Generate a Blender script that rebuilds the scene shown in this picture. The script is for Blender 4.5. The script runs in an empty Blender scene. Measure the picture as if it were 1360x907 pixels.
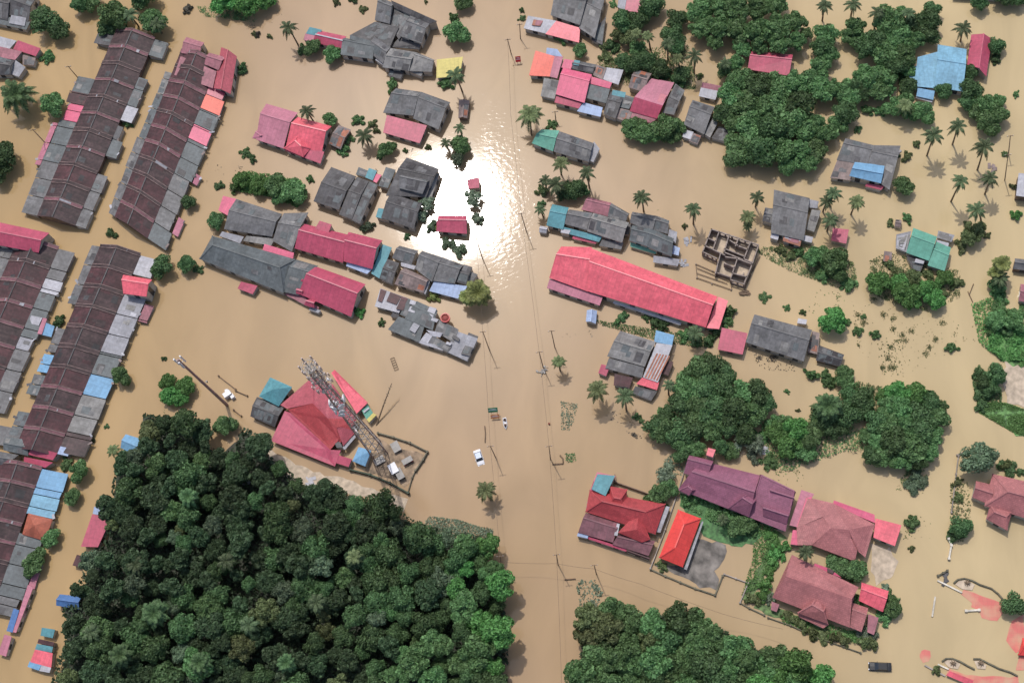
import bpy, bmesh, math, random
from mathutils import Vector, Matrix
random.seed(7)
S = bpy.context.scene
# ------------------------------------------------------------------ camera
PW, PH = 1360.0, 907.0
FPX = 1857.0                       # focal length in photo pixels
NAD = (920.0, 1110.0)              # pixel of the point straight below the drone
n = Vector((NAD[0]-PW/2, -(NAD[1]-PH/2), -FPX)).normalized()
UP = -n
AX = Vector((1, 0, 0)); AX = (AX - UP*AX.dot(UP)).normalized()
AY = UP.cross(AX)
ROT = Matrix((AX, AY, UP))         # camera space -> world space
CAMH = 328.0
CAM = Vector((0, 0, CAMH))
cd = bpy.data.cameras.new('camera'); cam = bpy.data.objects.new('camera', cd)
S.collection.objects.link(cam); S.camera = cam
cd.sensor_width = 36.0; cd.lens = FPX/PW*36.0; cd.clip_start = 1; cd.clip_end = 6000
cam.matrix_world = Matrix.Translation(CAM) @ ROT.to_4x4()

def W(x, y, z=0.0):
    """photo pixel -> world point on the horizontal plane at height z"""
    d = ROT @ Vector((x-PW/2, -(y-PH/2), -FPX))
    t = (z-CAMH)/d.z
    return CAM + d*t
def PX(p):
    c = ROT.transposed() @ (p-CAM)
    return (PW/2 - c.x/c.z*FPX, PH/2 + c.y/c.z*FPX)
def HT(base, top):
    """height of an upright thing from its foot and top pixels"""
    b = W(*base); best = (1e9, 1)
    for i in range(1, 400):
        h = i*0.25; q = PX(Vector((b.x, b.y, h)))
        e = (q[0]-top[0])**2+(q[1]-top[1])**2
        if e < best[0]: best = (e, h)
    return best[1]
# ------------------------------------------------------------------ light
gd = (W(598, 272) - CAM).normalized()          # where the sun glints on the water
SUN = Vector((gd.x, gd.y, -gd.z))
elev = math.asin(SUN.z)
w = bpy.data.worlds.new('World'); S.world = w; w.use_nodes = True
nt = w.node_tree; bg = nt.nodes['Background']
sky = nt.nodes.new('ShaderNodeTexSky'); sky.sky_type = 'NISHITA'; sky.sun_disc = False
sky.sun_elevation = elev; sky.sun_rotation = math.atan2(SUN.x, SUN.y)
sky.air_density = 1.0; sky.dust_density = 3.0
nt.links.new(sky.outputs[0], bg.inputs[0]); bg.inputs[1].default_value = 0.15
sd = bpy.data.lights.new('sun', 'SUN'); sd.energy = 2.75; sd.angle = math.radians(1.0); sd.color = (1, .965, .91)
so = bpy.data.objects.new('sun', sd); S.collection.objects.link(so)
so.rotation_euler = SUN.to_track_quat('Z', 'Y').to_euler(); so.location = (0, 0, 400)
S.view_settings.view_transform = 'Standard'; S.view_settings.look = 'None'
S.view_settings.gamma = 1.0; S.view_settings.exposure = -0.2; S.view_settings.use_curve_mapping = False
S.cycles.max_bounces = 5; S.cycles.diffuse_bounces = 2; S.cycles.glossy_bounces = 2
# ------------------------------------------------------------------ materials
def lin(c):
    return tuple(((v/255.0)/12.92 if v/255.0 <= .04045 else ((v/255.0+.055)/1.055)**2.4) for v in c)
def alb(c, k=0.86):
    return tuple(min(.9, v*k) for v in lin(c)) + (1,)
class NT:
    def __init__(s, name):
        s.m = bpy.data.materials.new(name); s.m.use_nodes = True; s.t = s.m.node_tree
        s.b = s.t.nodes['Principled BSDF']
    def n(s, typ, **kw):
        q = s.t.nodes.new('ShaderNode'+typ)
        for k, v in kw.items():
            if k in q.inputs: q.inputs[k].default_value = v
            else: setattr(q, k, v)
        return q
    def l(s, a, b): s.t.links.new(a, b)
    def mul(s, col, fac_sock, lo, hi, fmin=0.3, fmax=0.7):
        """col * map(fac, lo..hi)"""
        mr = s.n('MapRange'); s.l(fac_sock, mr.inputs[0])
        mr.inputs[1].default_value = fmin; mr.inputs[2].default_value = fmax
        mr.inputs[3].default_value = lo; mr.inputs[4].default_value = hi
        vm = s.n('VectorMath', operation='SCALE'); s.l(col, vm.inputs[0]); s.l(mr.outputs[0], vm.inputs['Scale'])
        return vm.outputs[0]
    def mix(s, fac, a, b):
        mx = s.n('Mix', data_type='RGBA')
        if hasattr(fac, 'node'): s.l(fac, mx.inputs[0])
        else: mx.inputs[0].default_value = fac
        for k, v in ((6, a), (7, b)):
            if hasattr(v, 'node'): s.l(v, mx.inputs[k])
            else: mx.inputs[k].default_value = v
        return mx.outputs[2]
def roof_mat(name, rgb, panel=.10, dirt=.35, stain=(92, 84, 76), rough=.6, tile=False, wear=.2):
    t = NT(name); c = alb(rgb)
    uv = t.n('UVMap'); oi = t.n('ObjectInfo')
    add = t.n('VectorMath', operation='MULTIPLY_ADD')
    t.l(uv.outputs[0], add.inputs[0]); add.inputs[1].default_value = (1, 1, 1)
    cmb = t.n('CombineXYZ'); sc = t.n('Math', operation='MULTIPLY'); sc.inputs[1].default_value = 57.0
    t.l(oi.outputs['Random'], sc.inputs[0]); t.l(sc.outputs[0], cmb.inputs[0]); t.l(sc.outputs[0], cmb.inputs[1])
    t.l(cmb.outputs[0], add.inputs[2]); U = add.outputs[0]
    br = t.n('TexBrick'); t.l(U, br.inputs['Vector'])
    br.inputs['Scale'].default_value = 1.0
    br.inputs['Brick Width'].default_value = .55 if tile else 1.15
    br.inputs['Row Height'].default_value = .45 if tile else 2.3
    br.inputs['Mortar Size'].default_value = .03 if tile else .025
    br.offset = 0.5 if tile else 0.0
    br.inputs['Color1'].default_value = tuple(min(1, v*(1+panel)) for v in c[:3])+(1,)
    br.inputs['Color2'].default_value = tuple(v*(1-panel) for v in c[:3])+(1,)
    br.inputs['Mortar'].default_value = tuple(v*(.72) for v in c[:3])+(1,)
    nz = t.n('TexNoise'); nz.inputs['Scale'].default_value = .22; nz.inputs['Detail'].default_value = 8; nz.inputs['Roughness'].default_value = .65
    t.l(U, nz.inputs['Vector'])
    col = t.mul(br.outputs[0], nz.outputs[0], 1-.9*wear, 1+.9*wear)
    # stain streaks running down the slope
    mp = t.n('Mapping'); mp.inputs['Scale'].default_value = (1.6, .16, 1); t.l(U, mp.inputs[0])
    n2 = t.n('TexNoise'); n2.inputs['Scale'].default_value = 1.0; n2.inputs['Detail'].default_value = 5; t.l(mp.outputs[0], n2.inputs['Vector'])
    mr = t.n('MapRange'); t.l(n2.outputs[0], mr.inputs[0]); mr.inputs[1].default_value = .48; mr.inputs[2].default_value = .78
    mr.inputs[3].default_value = 0; mr.inputs[4].default_value = dirt
    col = t.mix(mr.outputs[0], col, alb(stain))
    n3 = t.n('TexNoise'); n3.inputs['Scale'].default_value = 1.3; n3.inputs['Detail'].default_value = 6; t.l(U, n3.inputs['Vector'])
    col = t.mul(col, n3.outputs[0], 1-.45*wear-.05, 1+.45*wear+.05)
    t.l(col, t.b.inputs['Base Color'])
    wv = t.n('TexWave', wave_type='BANDS', bands_direction='Y' if tile else 'X'); wv.inputs['Scale'].default_value = .9 if tile else 1.2
    t.l(U, wv.inputs['Vector'])
    bp = t.n('Bump'); bp.inputs['Strength'].default_value = .25; bp.inputs['Distance'].default_value = .04
    t.l(wv.outputs[0], bp.inputs['Height']); t.l(bp.outputs[0], t.b.inputs['Normal'])
    t.b.inputs['Roughness'].default_value = rough
    return t.m
def plain(name, rgb, rough=.7, var=.12, scale=.8, metal=0):
    t = NT(name); c = alb(rgb)
    nz = t.n('TexNoise'); nz.inputs['Scale'].default_value = scale; nz.inputs['Detail'].default_value = 6
    tc = t.n('TexCoord'); t.l(tc.outputs['Object'], nz.inputs['Vector'])
    rgbn = t.n('RGB'); rgbn.outputs[0].default_value = c
    col = t.mul(rgbn.outputs[0], nz.outputs[0], 1-var*1.6, 1+var*1.6)
    t.l(col, t.b.inputs['Base Color']); t.b.inputs['Roughness'].default_value = rough
    t.b.inputs['Metallic'].default_value = metal
    return t.m
def leaf_mat(name, c, var=.5, hue=.02):
    t = NT(name)
    ge = t.n('NewGeometry'); oi = t.n('ObjectInfo')
    rgbn = t.n('RGB'); rgbn.outputs[0].default_value = c+(1,)
    hs = t.n('HueSaturation'); t.l(rgbn.outputs[0], hs.inputs['Color'])
    mr = t.n('MapRange'); t.l(oi.outputs['Random'], mr.inputs[0]); mr.inputs[3].default_value = .5-hue; mr.inputs[4].default_value = .5+hue
    t.l(mr.outputs[0], hs.inputs['Hue'])
    m2 = t.n('MapRange'); t.l(oi.outputs['Random'], m2.inputs[0]); m2.inputs[3].default_value = .72; m2.inputs[4].default_value = 1.28
    t.l(m2.outputs[0], hs.inputs['Value'])
    col = t.mul(hs.outputs[0], ge.outputs['Random Per Island'], 1-var, 1+var, 0, 1)
    t.l(col, t.b.inputs['Base Color']); t.b.inputs['Roughness'].default_value = .55
    t.b.inputs['Specular IOR Level'].default_value = .35
    tr = t.n('BsdfTranslucent'); t.l(col, tr.inputs[0]); mx = t.n('MixShader'); mx.inputs[0].default_value = .38
    t.l(t.b.outputs[0], mx.inputs[1]); t.l(tr.outputs[0], mx.inputs[2])
    t.l(mx.outputs[0], t.t.nodes['Material Output'].inputs[0])
    return t.m
R = {}
for k, rgb, kw in (
    ('maroon', (70, 52, 53), dict(panel=.2, dirt=.6, stain=(98, 82, 78), wear=.7)),
    ('maroonred', (82, 49, 52), dict(panel=.18, dirt=.5, stain=(86, 70, 70), wear=.6)),
    ('dark', (80, 78, 80), dict(panel=.16, dirt=.4, stain=(110, 104, 100), wear=.5)), ('dark2', (62, 58, 60), dict(panel=.16, dirt=.4, stain=(90, 86, 84), wear=.5)),
    ('grey', (112, 111, 112), dict(panel=.13, dirt=.4, stain=(86, 82, 80), wear=.4)),
    ('grey2', (136, 134, 132), dict(panel=.13, dirt=.4, stain=(96, 90, 84), wear=.35)),
    ('slate', (100, 106, 108), dict(panel=.10, dirt=.35, stain=(80, 82, 80), wear=.35)),
    ('lgrey', (158, 158, 165), dict(panel=.10, dirt=.35, stain=(116, 110, 108), wear=.25)),
    ('white', (188, 187, 194), dict(panel=.06, dirt=.3, stain=(150, 142, 135), wear=.2)),
    ('brown', (140, 122, 118), dict(panel=.12, dirt=.4, stain=(100, 84, 78), wear=.4)),
    ('red', (240, 110, 124), dict(panel=.08, dirt=.3, stain=(176, 92, 100), wear=.2, rough=.40)),
    ('crimson', (192, 84, 108), dict(panel=.07, dirt=.26, stain=(150, 84, 98), wear=.18, rough=.42)),
    ('hotpink', (226, 106, 136), dict(panel=.05, dirt=.18, stain=(180, 100, 122), wear=.10, rough=.5)),
    ('pink', (196, 124, 142), dict(panel=.07, dirt=.3, stain=(150, 112, 118), wear=.16)),
    ('mauve', (168, 108, 118), dict(panel=.10, dirt=.35, stain=(120, 90, 96), wear=.3)),
    ('orange', (242, 112, 94), dict(panel=.05, dirt=.15, stain=(190, 96, 84), wear=.10, rough=.5)),
    ('vermilion', (240, 82, 76), dict(panel=.05, dirt=.08, stain=(180, 70, 64), wear=.08, rough=.45)),
    ('brick', (182, 72, 76), dict(panel=.08, dirt=.2, stain=(140, 58, 62), wear=.2, tile=True)),
    ('tilerose', (182, 116, 116), dict(panel=.09, dirt=.25, stain=(124, 78, 84), wear=.2, tile=True)),
    ('plum', (156, 98, 120), dict(panel=.09, dirt=.22, stain=(112, 70, 90), wear=.2, tile=True)),
    ('plumgrey', (128, 84, 92), dict(panel=.12, dirt=.4, stain=(100, 84, 84), wear=.35)),
    ('rosewood', (182, 86, 98), dict(panel=.08, dirt=.25, stain=(140, 70, 80), wear=.2, tile=True)),
    ('blue', (128, 178, 204), dict(panel=.07, dirt=.25, stain=(86, 124, 150), wear=.22)),
    ('skyblue', (124, 172, 208), dict(panel=.05, dirt=.2, stain=(96, 140, 180), wear=.15)),
    ('deepblue', (84, 124, 180), dict(panel=.06, dirt=.2, stain=(70, 100, 140), wear=.15)),
    ('paleblue', (172, 190, 222), dict(panel=.06, dirt=.25, stain=(130, 140, 160), wear=.15)),
    ('teal', (96, 156, 166), dict(panel=.06, dirt=.25, stain=(80, 126, 132), wear=.2)),
    ('green', (104, 168, 148), dict(panel=.06, dirt=.2, stain=(66, 120, 104), wear=.15)),
    ('yellow', (222, 206, 120), dict(panel=.04, dirt=.15, stain=(190, 172, 96), wear=.10)),
    ('rust', (172, 108, 84), dict(panel=.15, dirt=.5, stain=(122, 84, 72), wear=.35)),
    ('terracotta', (176, 98, 76), dict(panel=.1, dirt=.35, stain=(130, 84, 72), wear=.25)),
):
    R[k] = roof_mat('roof_'+k, rgb, **kw)
M = dict(
    wall=plain('wall_cream', (196, 186, 172), var=.15), walldark=plain('wall_brown', (120, 98, 84), var=.2),
    concrete=plain('concrete', (160, 150, 142), var=.25, scale=.6), render=plain('grey_render', (146, 132, 124), var=.3, scale=.9),
    kerb=plain('mossy_kerb', (104, 100, 82), var=.3), whitewash=plain('whitewash', (214, 206, 192), var=.2),
    glass=plain('window_glass', (52, 58, 66), rough=.15, var=.1), polewood=plain('pole_wood', (150, 128, 108), var=.2), wood=plain('wood_brown', (112, 90, 70), var=.25),
    steel=plain('galvanised_steel', (150, 146, 142), rough=.5, var=.15), rustysteel=plain('painted_lattice', (164, 132, 126), rough=.6, var=.2),
    black=plain('black_paint', (38, 40, 44), rough=.35, var=.1), bark=plain('bark', (118, 100, 80), var=.25), party=plain('party_wall', (134, 112, 108), var=.3, scale=.9),
    cable=plain('cable', (112, 96, 84)), whitep=plain('white_paint', (232, 232, 236), rough=.4, var=.05),
    redp=plain('red_paint', (196, 40, 44), rough=.4, var=.1), palepink=plain('faded_antenna', (196, 178, 174), rough=.5, var=.05), greenp=plain('green_paint', (44, 120, 86), rough=.5, var=.08),
    orangep=plain('orange_paint', (204, 128, 76), rough=.5, var=.1), skin=plain('skin', (150, 108, 84), var=.05), cloth=plain('dark_cloth', (60, 50, 56), var=.1),
    gapshade=plain('painted_gap_shade', (58, 62, 48), var=.4), soil=plain('pale_soil', (196, 178, 156), var=.2, scale=.7), bluep=plain('blue_paint', (86, 150, 214), rough=.45, var=.1),
    grass=plain('olive_grass', (96, 122, 72), var=.4, scale=1.2), greenbank=plain('bank_turf', (104, 146, 84), var=.5, scale=1.1), turf=plain('green_turf', (78, 122, 70), var=.4, scale=.9),
)
L = dict(
    dark=leaf_mat('leaf_dark', (.118, .205, .086)), deep=leaf_mat('leaf_deep', (.088, .142, .070)), mid=leaf_mat('leaf_mid', (.160, .285, .115)),
    grey=leaf_mat('leaf_grey', (.165, .230, .140)), bright=leaf_mat('leaf_bright', (.150, .320, .100)), yellow=leaf_mat('leaf_yellow', (.27, .31, .11)),
    olive=leaf_mat('leaf_olive', (.185, .225, .10)), palm=leaf_mat('leaf_palm', (.110, .155, .075)), palmdry=leaf_mat('leaf_palm_dry', (.18, .16, .09)),
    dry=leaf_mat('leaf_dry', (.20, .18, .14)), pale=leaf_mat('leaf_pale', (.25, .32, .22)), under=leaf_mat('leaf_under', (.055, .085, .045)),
)
# ------------------------------------------------------------------ object helpers
COL = S.collection
def link(o, parent=None):
    COL.objects.link(o)
    if parent: o.parent = parent
    return o
def tag(o, label=None, cat=None, group=None, kind=None):
    if label: o['label'] = label
    if cat: o['category'] = cat
    if group: o['group'] = group
    if kind: o['kind'] = kind
    return o
def empty(name, loc, label, cat, group=None, rz=0):
    o = bpy.data.objects.new(name, None); o.location = loc; o.rotation_euler = (0, 0, rz)
    o.empty_display_size = .5
    link(o); return tag(o, label, cat, group)
class MB:
    """collects polygons in world space"""
    def __init__(s): s.v = []; s.f = []; s.mi = []; s.uv = []
    def poly(s, pts, mi=0, uv=None):
        k = len(s.v); s.v += [Vector(p) for p in pts]; s.f.append(list(range(k, k+len(pts)))); s.mi.append(mi)
        s.uv.append(uv or auto_uv([Vector(p) for p in pts]))
    def box(s, c, sx, sy, sz, rz=0, mi=0, ax=None):
        """box centred on c; ax = optional 3x3 axes"""
        if ax is None:
            ca, sa = math.cos(rz), math.sin(rz); ax = (Vector((ca, sa, 0)), Vector((-sa, ca, 0)), Vector((0, 0, 1)))
        c = Vector(c); X, Y, Z = ax[0]*sx/2, ax[1]*sy/2, ax[2]*sz/2
        P = [c+i*X+j*Y+k*Z for i in (-1, 1) for j in (-1, 1) for k in (-1, 1)]
        for q in ((0, 1, 3, 2), (4, 6, 7, 5), (0, 4, 5, 1), (2, 3, 7, 6), (0, 2, 6, 4), (1, 5, 7, 3)):
            s.poly([P[i] for i in q], mi)
    def bar(s, a, b, w, h=None, mi=0):
        a, b = Vector(a), Vector(b); d = b-a; ln = d.length
        if ln < 1e-4: return
        d /= ln; u = Vector((0, 0, 1)) if abs(d.z) < .95 else Vector((1, 0, 0))
        y = u.cross(d).normalized(); z = d.cross(y)
        s.box((a+b)/2, ln, w, h or w, mi=mi, ax=(d, y, z))
    def tube(s, pts, radii, seg=7, mi=0, cap=True):
        pts = [Vector(p) for p in pts]; rings = []
        for i, p in enumerate(pts):
            d = (pts[min(i+1, len(pts)-1)]-pts[max(i-1, 0)]).normalized()
            u = Vector((0, 0, 1)) if abs(d.z) < .9 else Vector((1, 0, 0))
            y = u.cross(d).normalized(); z = d.cross(y); r = radii[i] if isinstance(radii, (list, tuple)) else radii
            rings.append([p+(y*math.cos(a)+z*math.sin(a))*r for a in [2*math.pi*k/seg for k in range(seg)]])
        for i in range(len(rings)-1):
            for k in range(seg):
                s.poly([rings[i][k], rings[i][(k+1) % seg], rings[i+1][(k+1) % seg], rings[i+1][k]], mi)
        if cap: s.poly(rings[0][::-1], mi); s.poly(rings[-1], mi)
    def prism(s, pts, z0, z1, mi=0):
        """vertical prism over a polygon (2D world points)"""
        lo = [Vector((p[0], p[1], z0)) for p in pts]; hi = [Vector((p[0], p[1], z1)) for p in pts]
        s.poly(hi, mi); s.poly(lo[::-1], mi)
        for i in range(len(pts)):
            j = (i+1) % len(pts); s.poly([lo[i], lo[j], hi[j], hi[i]], mi)
    def build(s, name, mats, parent=None, origin=None, smooth=False, merge=False):
        if not isinstance(mats, (list, tuple)): mats = [mats]
        o0 = Vector(origin) if origin is not None else (parent.location.copy() if parent and parent.parent is None else (PO.get(parent.name) if parent else Vector((0, 0, 0))))
        me = bpy.data.meshes.new(name)
        me.from_pydata([tuple(v-o0) for v in s.v], [], s.f)
        for m in mats: me.materials.append(m)
        me.polygons.foreach_set('material_index', s.mi)
        ul = me.uv_layers.new(name='UVMap'); flat = []
        for u in s.uv:
            for a in u: flat += [a[0], a[1]]
        ul.data.foreach_set('uv', flat)
        if merge:
            bm = bmesh.new(); bm.from_mesh(me); bmesh.ops.remove_doubles(bm, verts=bm.verts, dist=.001); bmesh.ops.recalc_face_normals(bm, faces=bm.faces); bm.to_mesh(me); bm.free()
        if smooth: me.polygons.foreach_set('use_smooth', [True]*len(me.polygons))
        me.update()
        o = bpy.data.objects.new(name, me); link(o, parent)
        if parent is None: o.location = o0
        else: PO[o.name] = o0
        return o
PO = {}
def auto_uv(P):
    nn = Vector((0, 0, 0))
    for i in range(len(P)):
        a, b = P[i], P[(i+1) % len(P)]
        nn += Vector(((a.y-b.y)*(a.z+b.z), (a.z-b.z)*(a.x+b.x), (a.x-b.x)*(a.y+b.y)))
    if nn.length < 1e-9: return [(0, 0)]*len(P)
    nn.normalize()
    u = Vector((0, 0, 1)).cross(nn)
    if u.length < .05:
        e = max(((P[(i+1) % len(P)]-P[i]) for i in range(len(P))), key=lambda q: q.length); u = e
    u.normalize(); v = nn.cross(u)
    return [(p.dot(u), p.dot(v)) for p in P]
# frames: enlarged crops of the photograph in which corners were read
FR = {i+1: ((i % 4)*340, (0, 227, 454, 680)[i//4], 4.0) for i in range(16)}
FR[0] = (0, 0, 1.0)
FR['ruin'] = (440, 0, 1319/160.0); FR['patch'] = (490, 370, 1209/160.0); FR['court'] = (760, 610, 1360/300.0)
FR['rose'] = (1020, 640, 789/200.0); FR['temple'] = (350, 460, 1043/230.0); FR['frame'] = (915, 290, 907/110.0)
FR['gate'] = (1220, 750, 809/140.0); FR['road'] = (600, 420, 742/180.0)
def F(fr, p): ox, oy, s = FR[fr]; return (ox+p[0]/s, oy+p[1]/s)
def FW(fr, p, z=0.0): q = F(fr, p); return W(q[0], q[1], z)
def lerp(a, b, t): return a+(b-a)*t
ANCH = []     # (pixel, short phrase) of the buildings, for describing what stands beside them

def slab(mb, faces, th=.14, mi=0):
    """roof faces (lists of world points, counter-clockwise from above) given thickness"""
    key = lambda p: (round(p.x, 3), round(p.y, 3), round(p.z, 3))
    edges = {}
    for f in faces:
        for i in range(len(f)):
            a, b = key(f[i]), key(f[(i+1) % len(f)]); edges[(a, b)] = (f[i], f[(i+1) % len(f)])
    for f in faces:
        mb.poly(f, mi); mb.poly([p-Vector((0, 0, th)) for p in f[::-1]], mi)
    for (a, b), (p, q) in edges.items():
        if (b, a) not in edges:
            d = Vector((0, 0, th)); mb.poly([p-d, q-d, q, p], mi)
def ccw(f):
    a = sum(f[i].x*f[(i+1) % len(f)].y-f[(i+1) % len(f)].x*f[i].y for i in range(len(f)))
    return f if a > 0 else f[::-1]
def patches(mb, face, k, nm, rnd):
    if len(face) != 4: return
    A, B, C, D = face; lu = (B-A).length; lv = (D-A).length
    if lu < 1 or lv < 1: return
    for _ in range(k):
        du, dv = rnd.uniform(.8, 2.2)/lu, rnd.uniform(.8, 2.6)/lv
        if du > .8 or dv > .8: continue
        u, v = rnd.uniform(.02, .97-du), rnd.uniform(.02, .97-dv)
        q = lambda s, t: lerp(lerp(A, B, s), lerp(D, C, s), t)+Vector((0, 0, .03+.012*rnd.random()))
        t = rnd.uniform(-.03, .03)
        mb.poly(ccw([q(u, v+t if v+t > 0 else v), q(u+du, v), q(u+du, v+dv), q(u, v+dv)]), rnd.randint(1, nm))
PM = {'dark': ('grey', 'slate', 'dark2'), 'grey': ('dark', 'grey2', 'slate'), 'grey2': ('dark', 'grey', 'slate'), 'slate': ('dark', 'grey2', 'grey'),
      'maroon': ('dark2', 'maroonred', 'dark'), 'maroonred': ('maroon', 'dark2', 'maroon'), 'lgrey': ('grey', 'white', 'grey2'), 'brown': ('rust', 'grey', 'dark'), 'rust': ('white', 'brown', 'mauve')}
rb = random.Random(11)
def section(parent, fr, s, wall, rname='roof'):
    kind, mat, pts, he, hr = s[:5]
    if kind in 'ghp': hr = he+(hr-he)*1.2
    op = s[5] if len(s) > 5 else {}
    r = op.get('r', .5); mb = MB(); j = rb.uniform(0, .04)
    if kind == 'x':                                  # explicit faces of (x, y, h)
        faces = [ccw([FW(fr, (p[0], p[1]), p[2]) for p in f]) for f in pts]
        allp = [p for f in faces for p in f]; foot = None
        slab(mb, faces)
    else:
        zz = [he+j]*4
        if kind == 's': zz = [hr+j, hr+j, he+j, he+j]
        if kind == 'f': zz = [he+j]*4
        Q = [FW(fr, p, z) for p, z in zip(pts, zz)]; A, B, C, D = Q
        if kind in 'sf':
            faces = [ccw([A, B, C, D])]
        else:
            ins = op.get('ins', 0.0 if kind == 'g' else .22)
            if kind == 'p': ins = .5
            e0, e1 = lerp(A, D, r), lerp(B, C, r); e0.z = e1.z = hr+j
            R0, R1 = lerp(e0, e1, ins), lerp(e0, e1, 1-ins)
            if kind == 'p': faces = [ccw([A, B, R0]), ccw([B, C, R0]), ccw([C, D, R0]), ccw([D, A, R0])]
            elif kind == 'h': faces = [ccw([A, B, R1, R0]), ccw([C, D, R0, R1]), ccw([D, A, R0]), ccw([B, C, R1])]
            else: faces = [ccw([A, B, R1, R0]), ccw([D, C, R1, R0])]
        slab(mb, faces)
        foot = Q
    alt = PM.get(mat, (mat,)); npc = op.get('patch', {'dark': 4, 'grey': 3, 'grey2': 3, 'slate': 2, 'brown': 3, 'rust': 4}.get(mat, 0))
    for f in faces:
        if npc: patches(mb, f, npc, len(alt), rb)
    mats = [R[mat]]+[R[a] for a in alt]
    ro = mb.build(rname, mats, parent)
    if kind in 'ghp' and kind != 'p':
        cm = MB(); cw = .32
        def cap(a, b): cm.bar(a+Vector((0, 0, .05)), b+Vector((0, 0, .05)), cw, .12)
        cap(R0, R1)
        if kind == 'h':
            for e, c in ((R0, A), (R0, D), (R1, B), (R1, C)): cap(e, c)
        cm.build('ridge_cap', R[op.get('cap', mat)], ro)
    if foot and not op.get('open'):
        c = sum((q for q in foot), Vector())/4
        ov = min(.09, .45/max(1, (foot[0]-c).length)*1.0)
        I = [lerp(q, c, ov) for q in foot]; wm = MB()
        lo = [Vector((q.x, q.y, -.6)) for q in I]; hi = [Vector((q.x, q.y, q.z-.12)) for q in I]
        if kind == 'g':
            g0, g1 = lerp(R0, c, ov*.9), lerp(R1, c, ov*.9); g0.z = g1.z = hr-.16-.25
            wm.poly([lo[0], lo[1], hi[1], hi[0]]); wm.poly([lo[2], lo[3], hi[3], hi[2]])
            wm.poly([lo[1], lo[2], hi[2], g1, hi[1]]); wm.poly([lo[3], lo[0], hi[0], g0, hi[3]])
        else:
            for a in range(4):
                b = (a+1) % 4; wm.poly([lo[a], lo[b], hi[b], hi[a]])
        wo = wm.build('wall', M[wall], parent)
        k = 0
        for a in range(4):
            b = (a+1) % 4; e = lo[b]-lo[a]; ln = e.length
            if ln < 4 or he < 1.4: continue
            e /= ln; nn = Vector((e.y, -e.x, 0)); mid = (lo[a]+lo[b])/2
            if (mid-c).dot(nn) < 0: nn = -nn
            if nn.y > .3: continue                      # far side, never in view
            for i in range(min(4, int(ln/3.2))):
                p = lerp(lo[a], lo[b], (i+.5)/min(4, int(ln/3.2))); k += 1
                top = min(hi[a].z, hi[b].z)-.25
                wn = MB(); wn.box((p.x+nn.x*.03, p.y+nn.y*.03, (top+.35)/2), 1.3, .06, top-.35, ax=(e, nn, Vector((0, 0, 1))))
                wn.build('window', M['glass'], wo, origin=PO[wo.name])
                if k > 5: return ro
    return ro
def house(name, label, short, fr, secs, cat='house', wall='wall', group=None):
    pp = []
    for s in secs:
        for f in (s[2] if s[0] == 'x' else [s[2]]):
            pp += [F(fr, p) for p in f]
    cx = sum(p[0] for p in pp)/len(pp); cy = sum(p[1] for p in pp)/len(pp)
    o = empty(name, W(cx, cy, 0), label, cat, group); ANCH.append(((cx, cy), short))
    for s in secs: section(o, fr, s, (s[5].get('wall', wall) if len(s) > 5 else wall))
    return o
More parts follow.
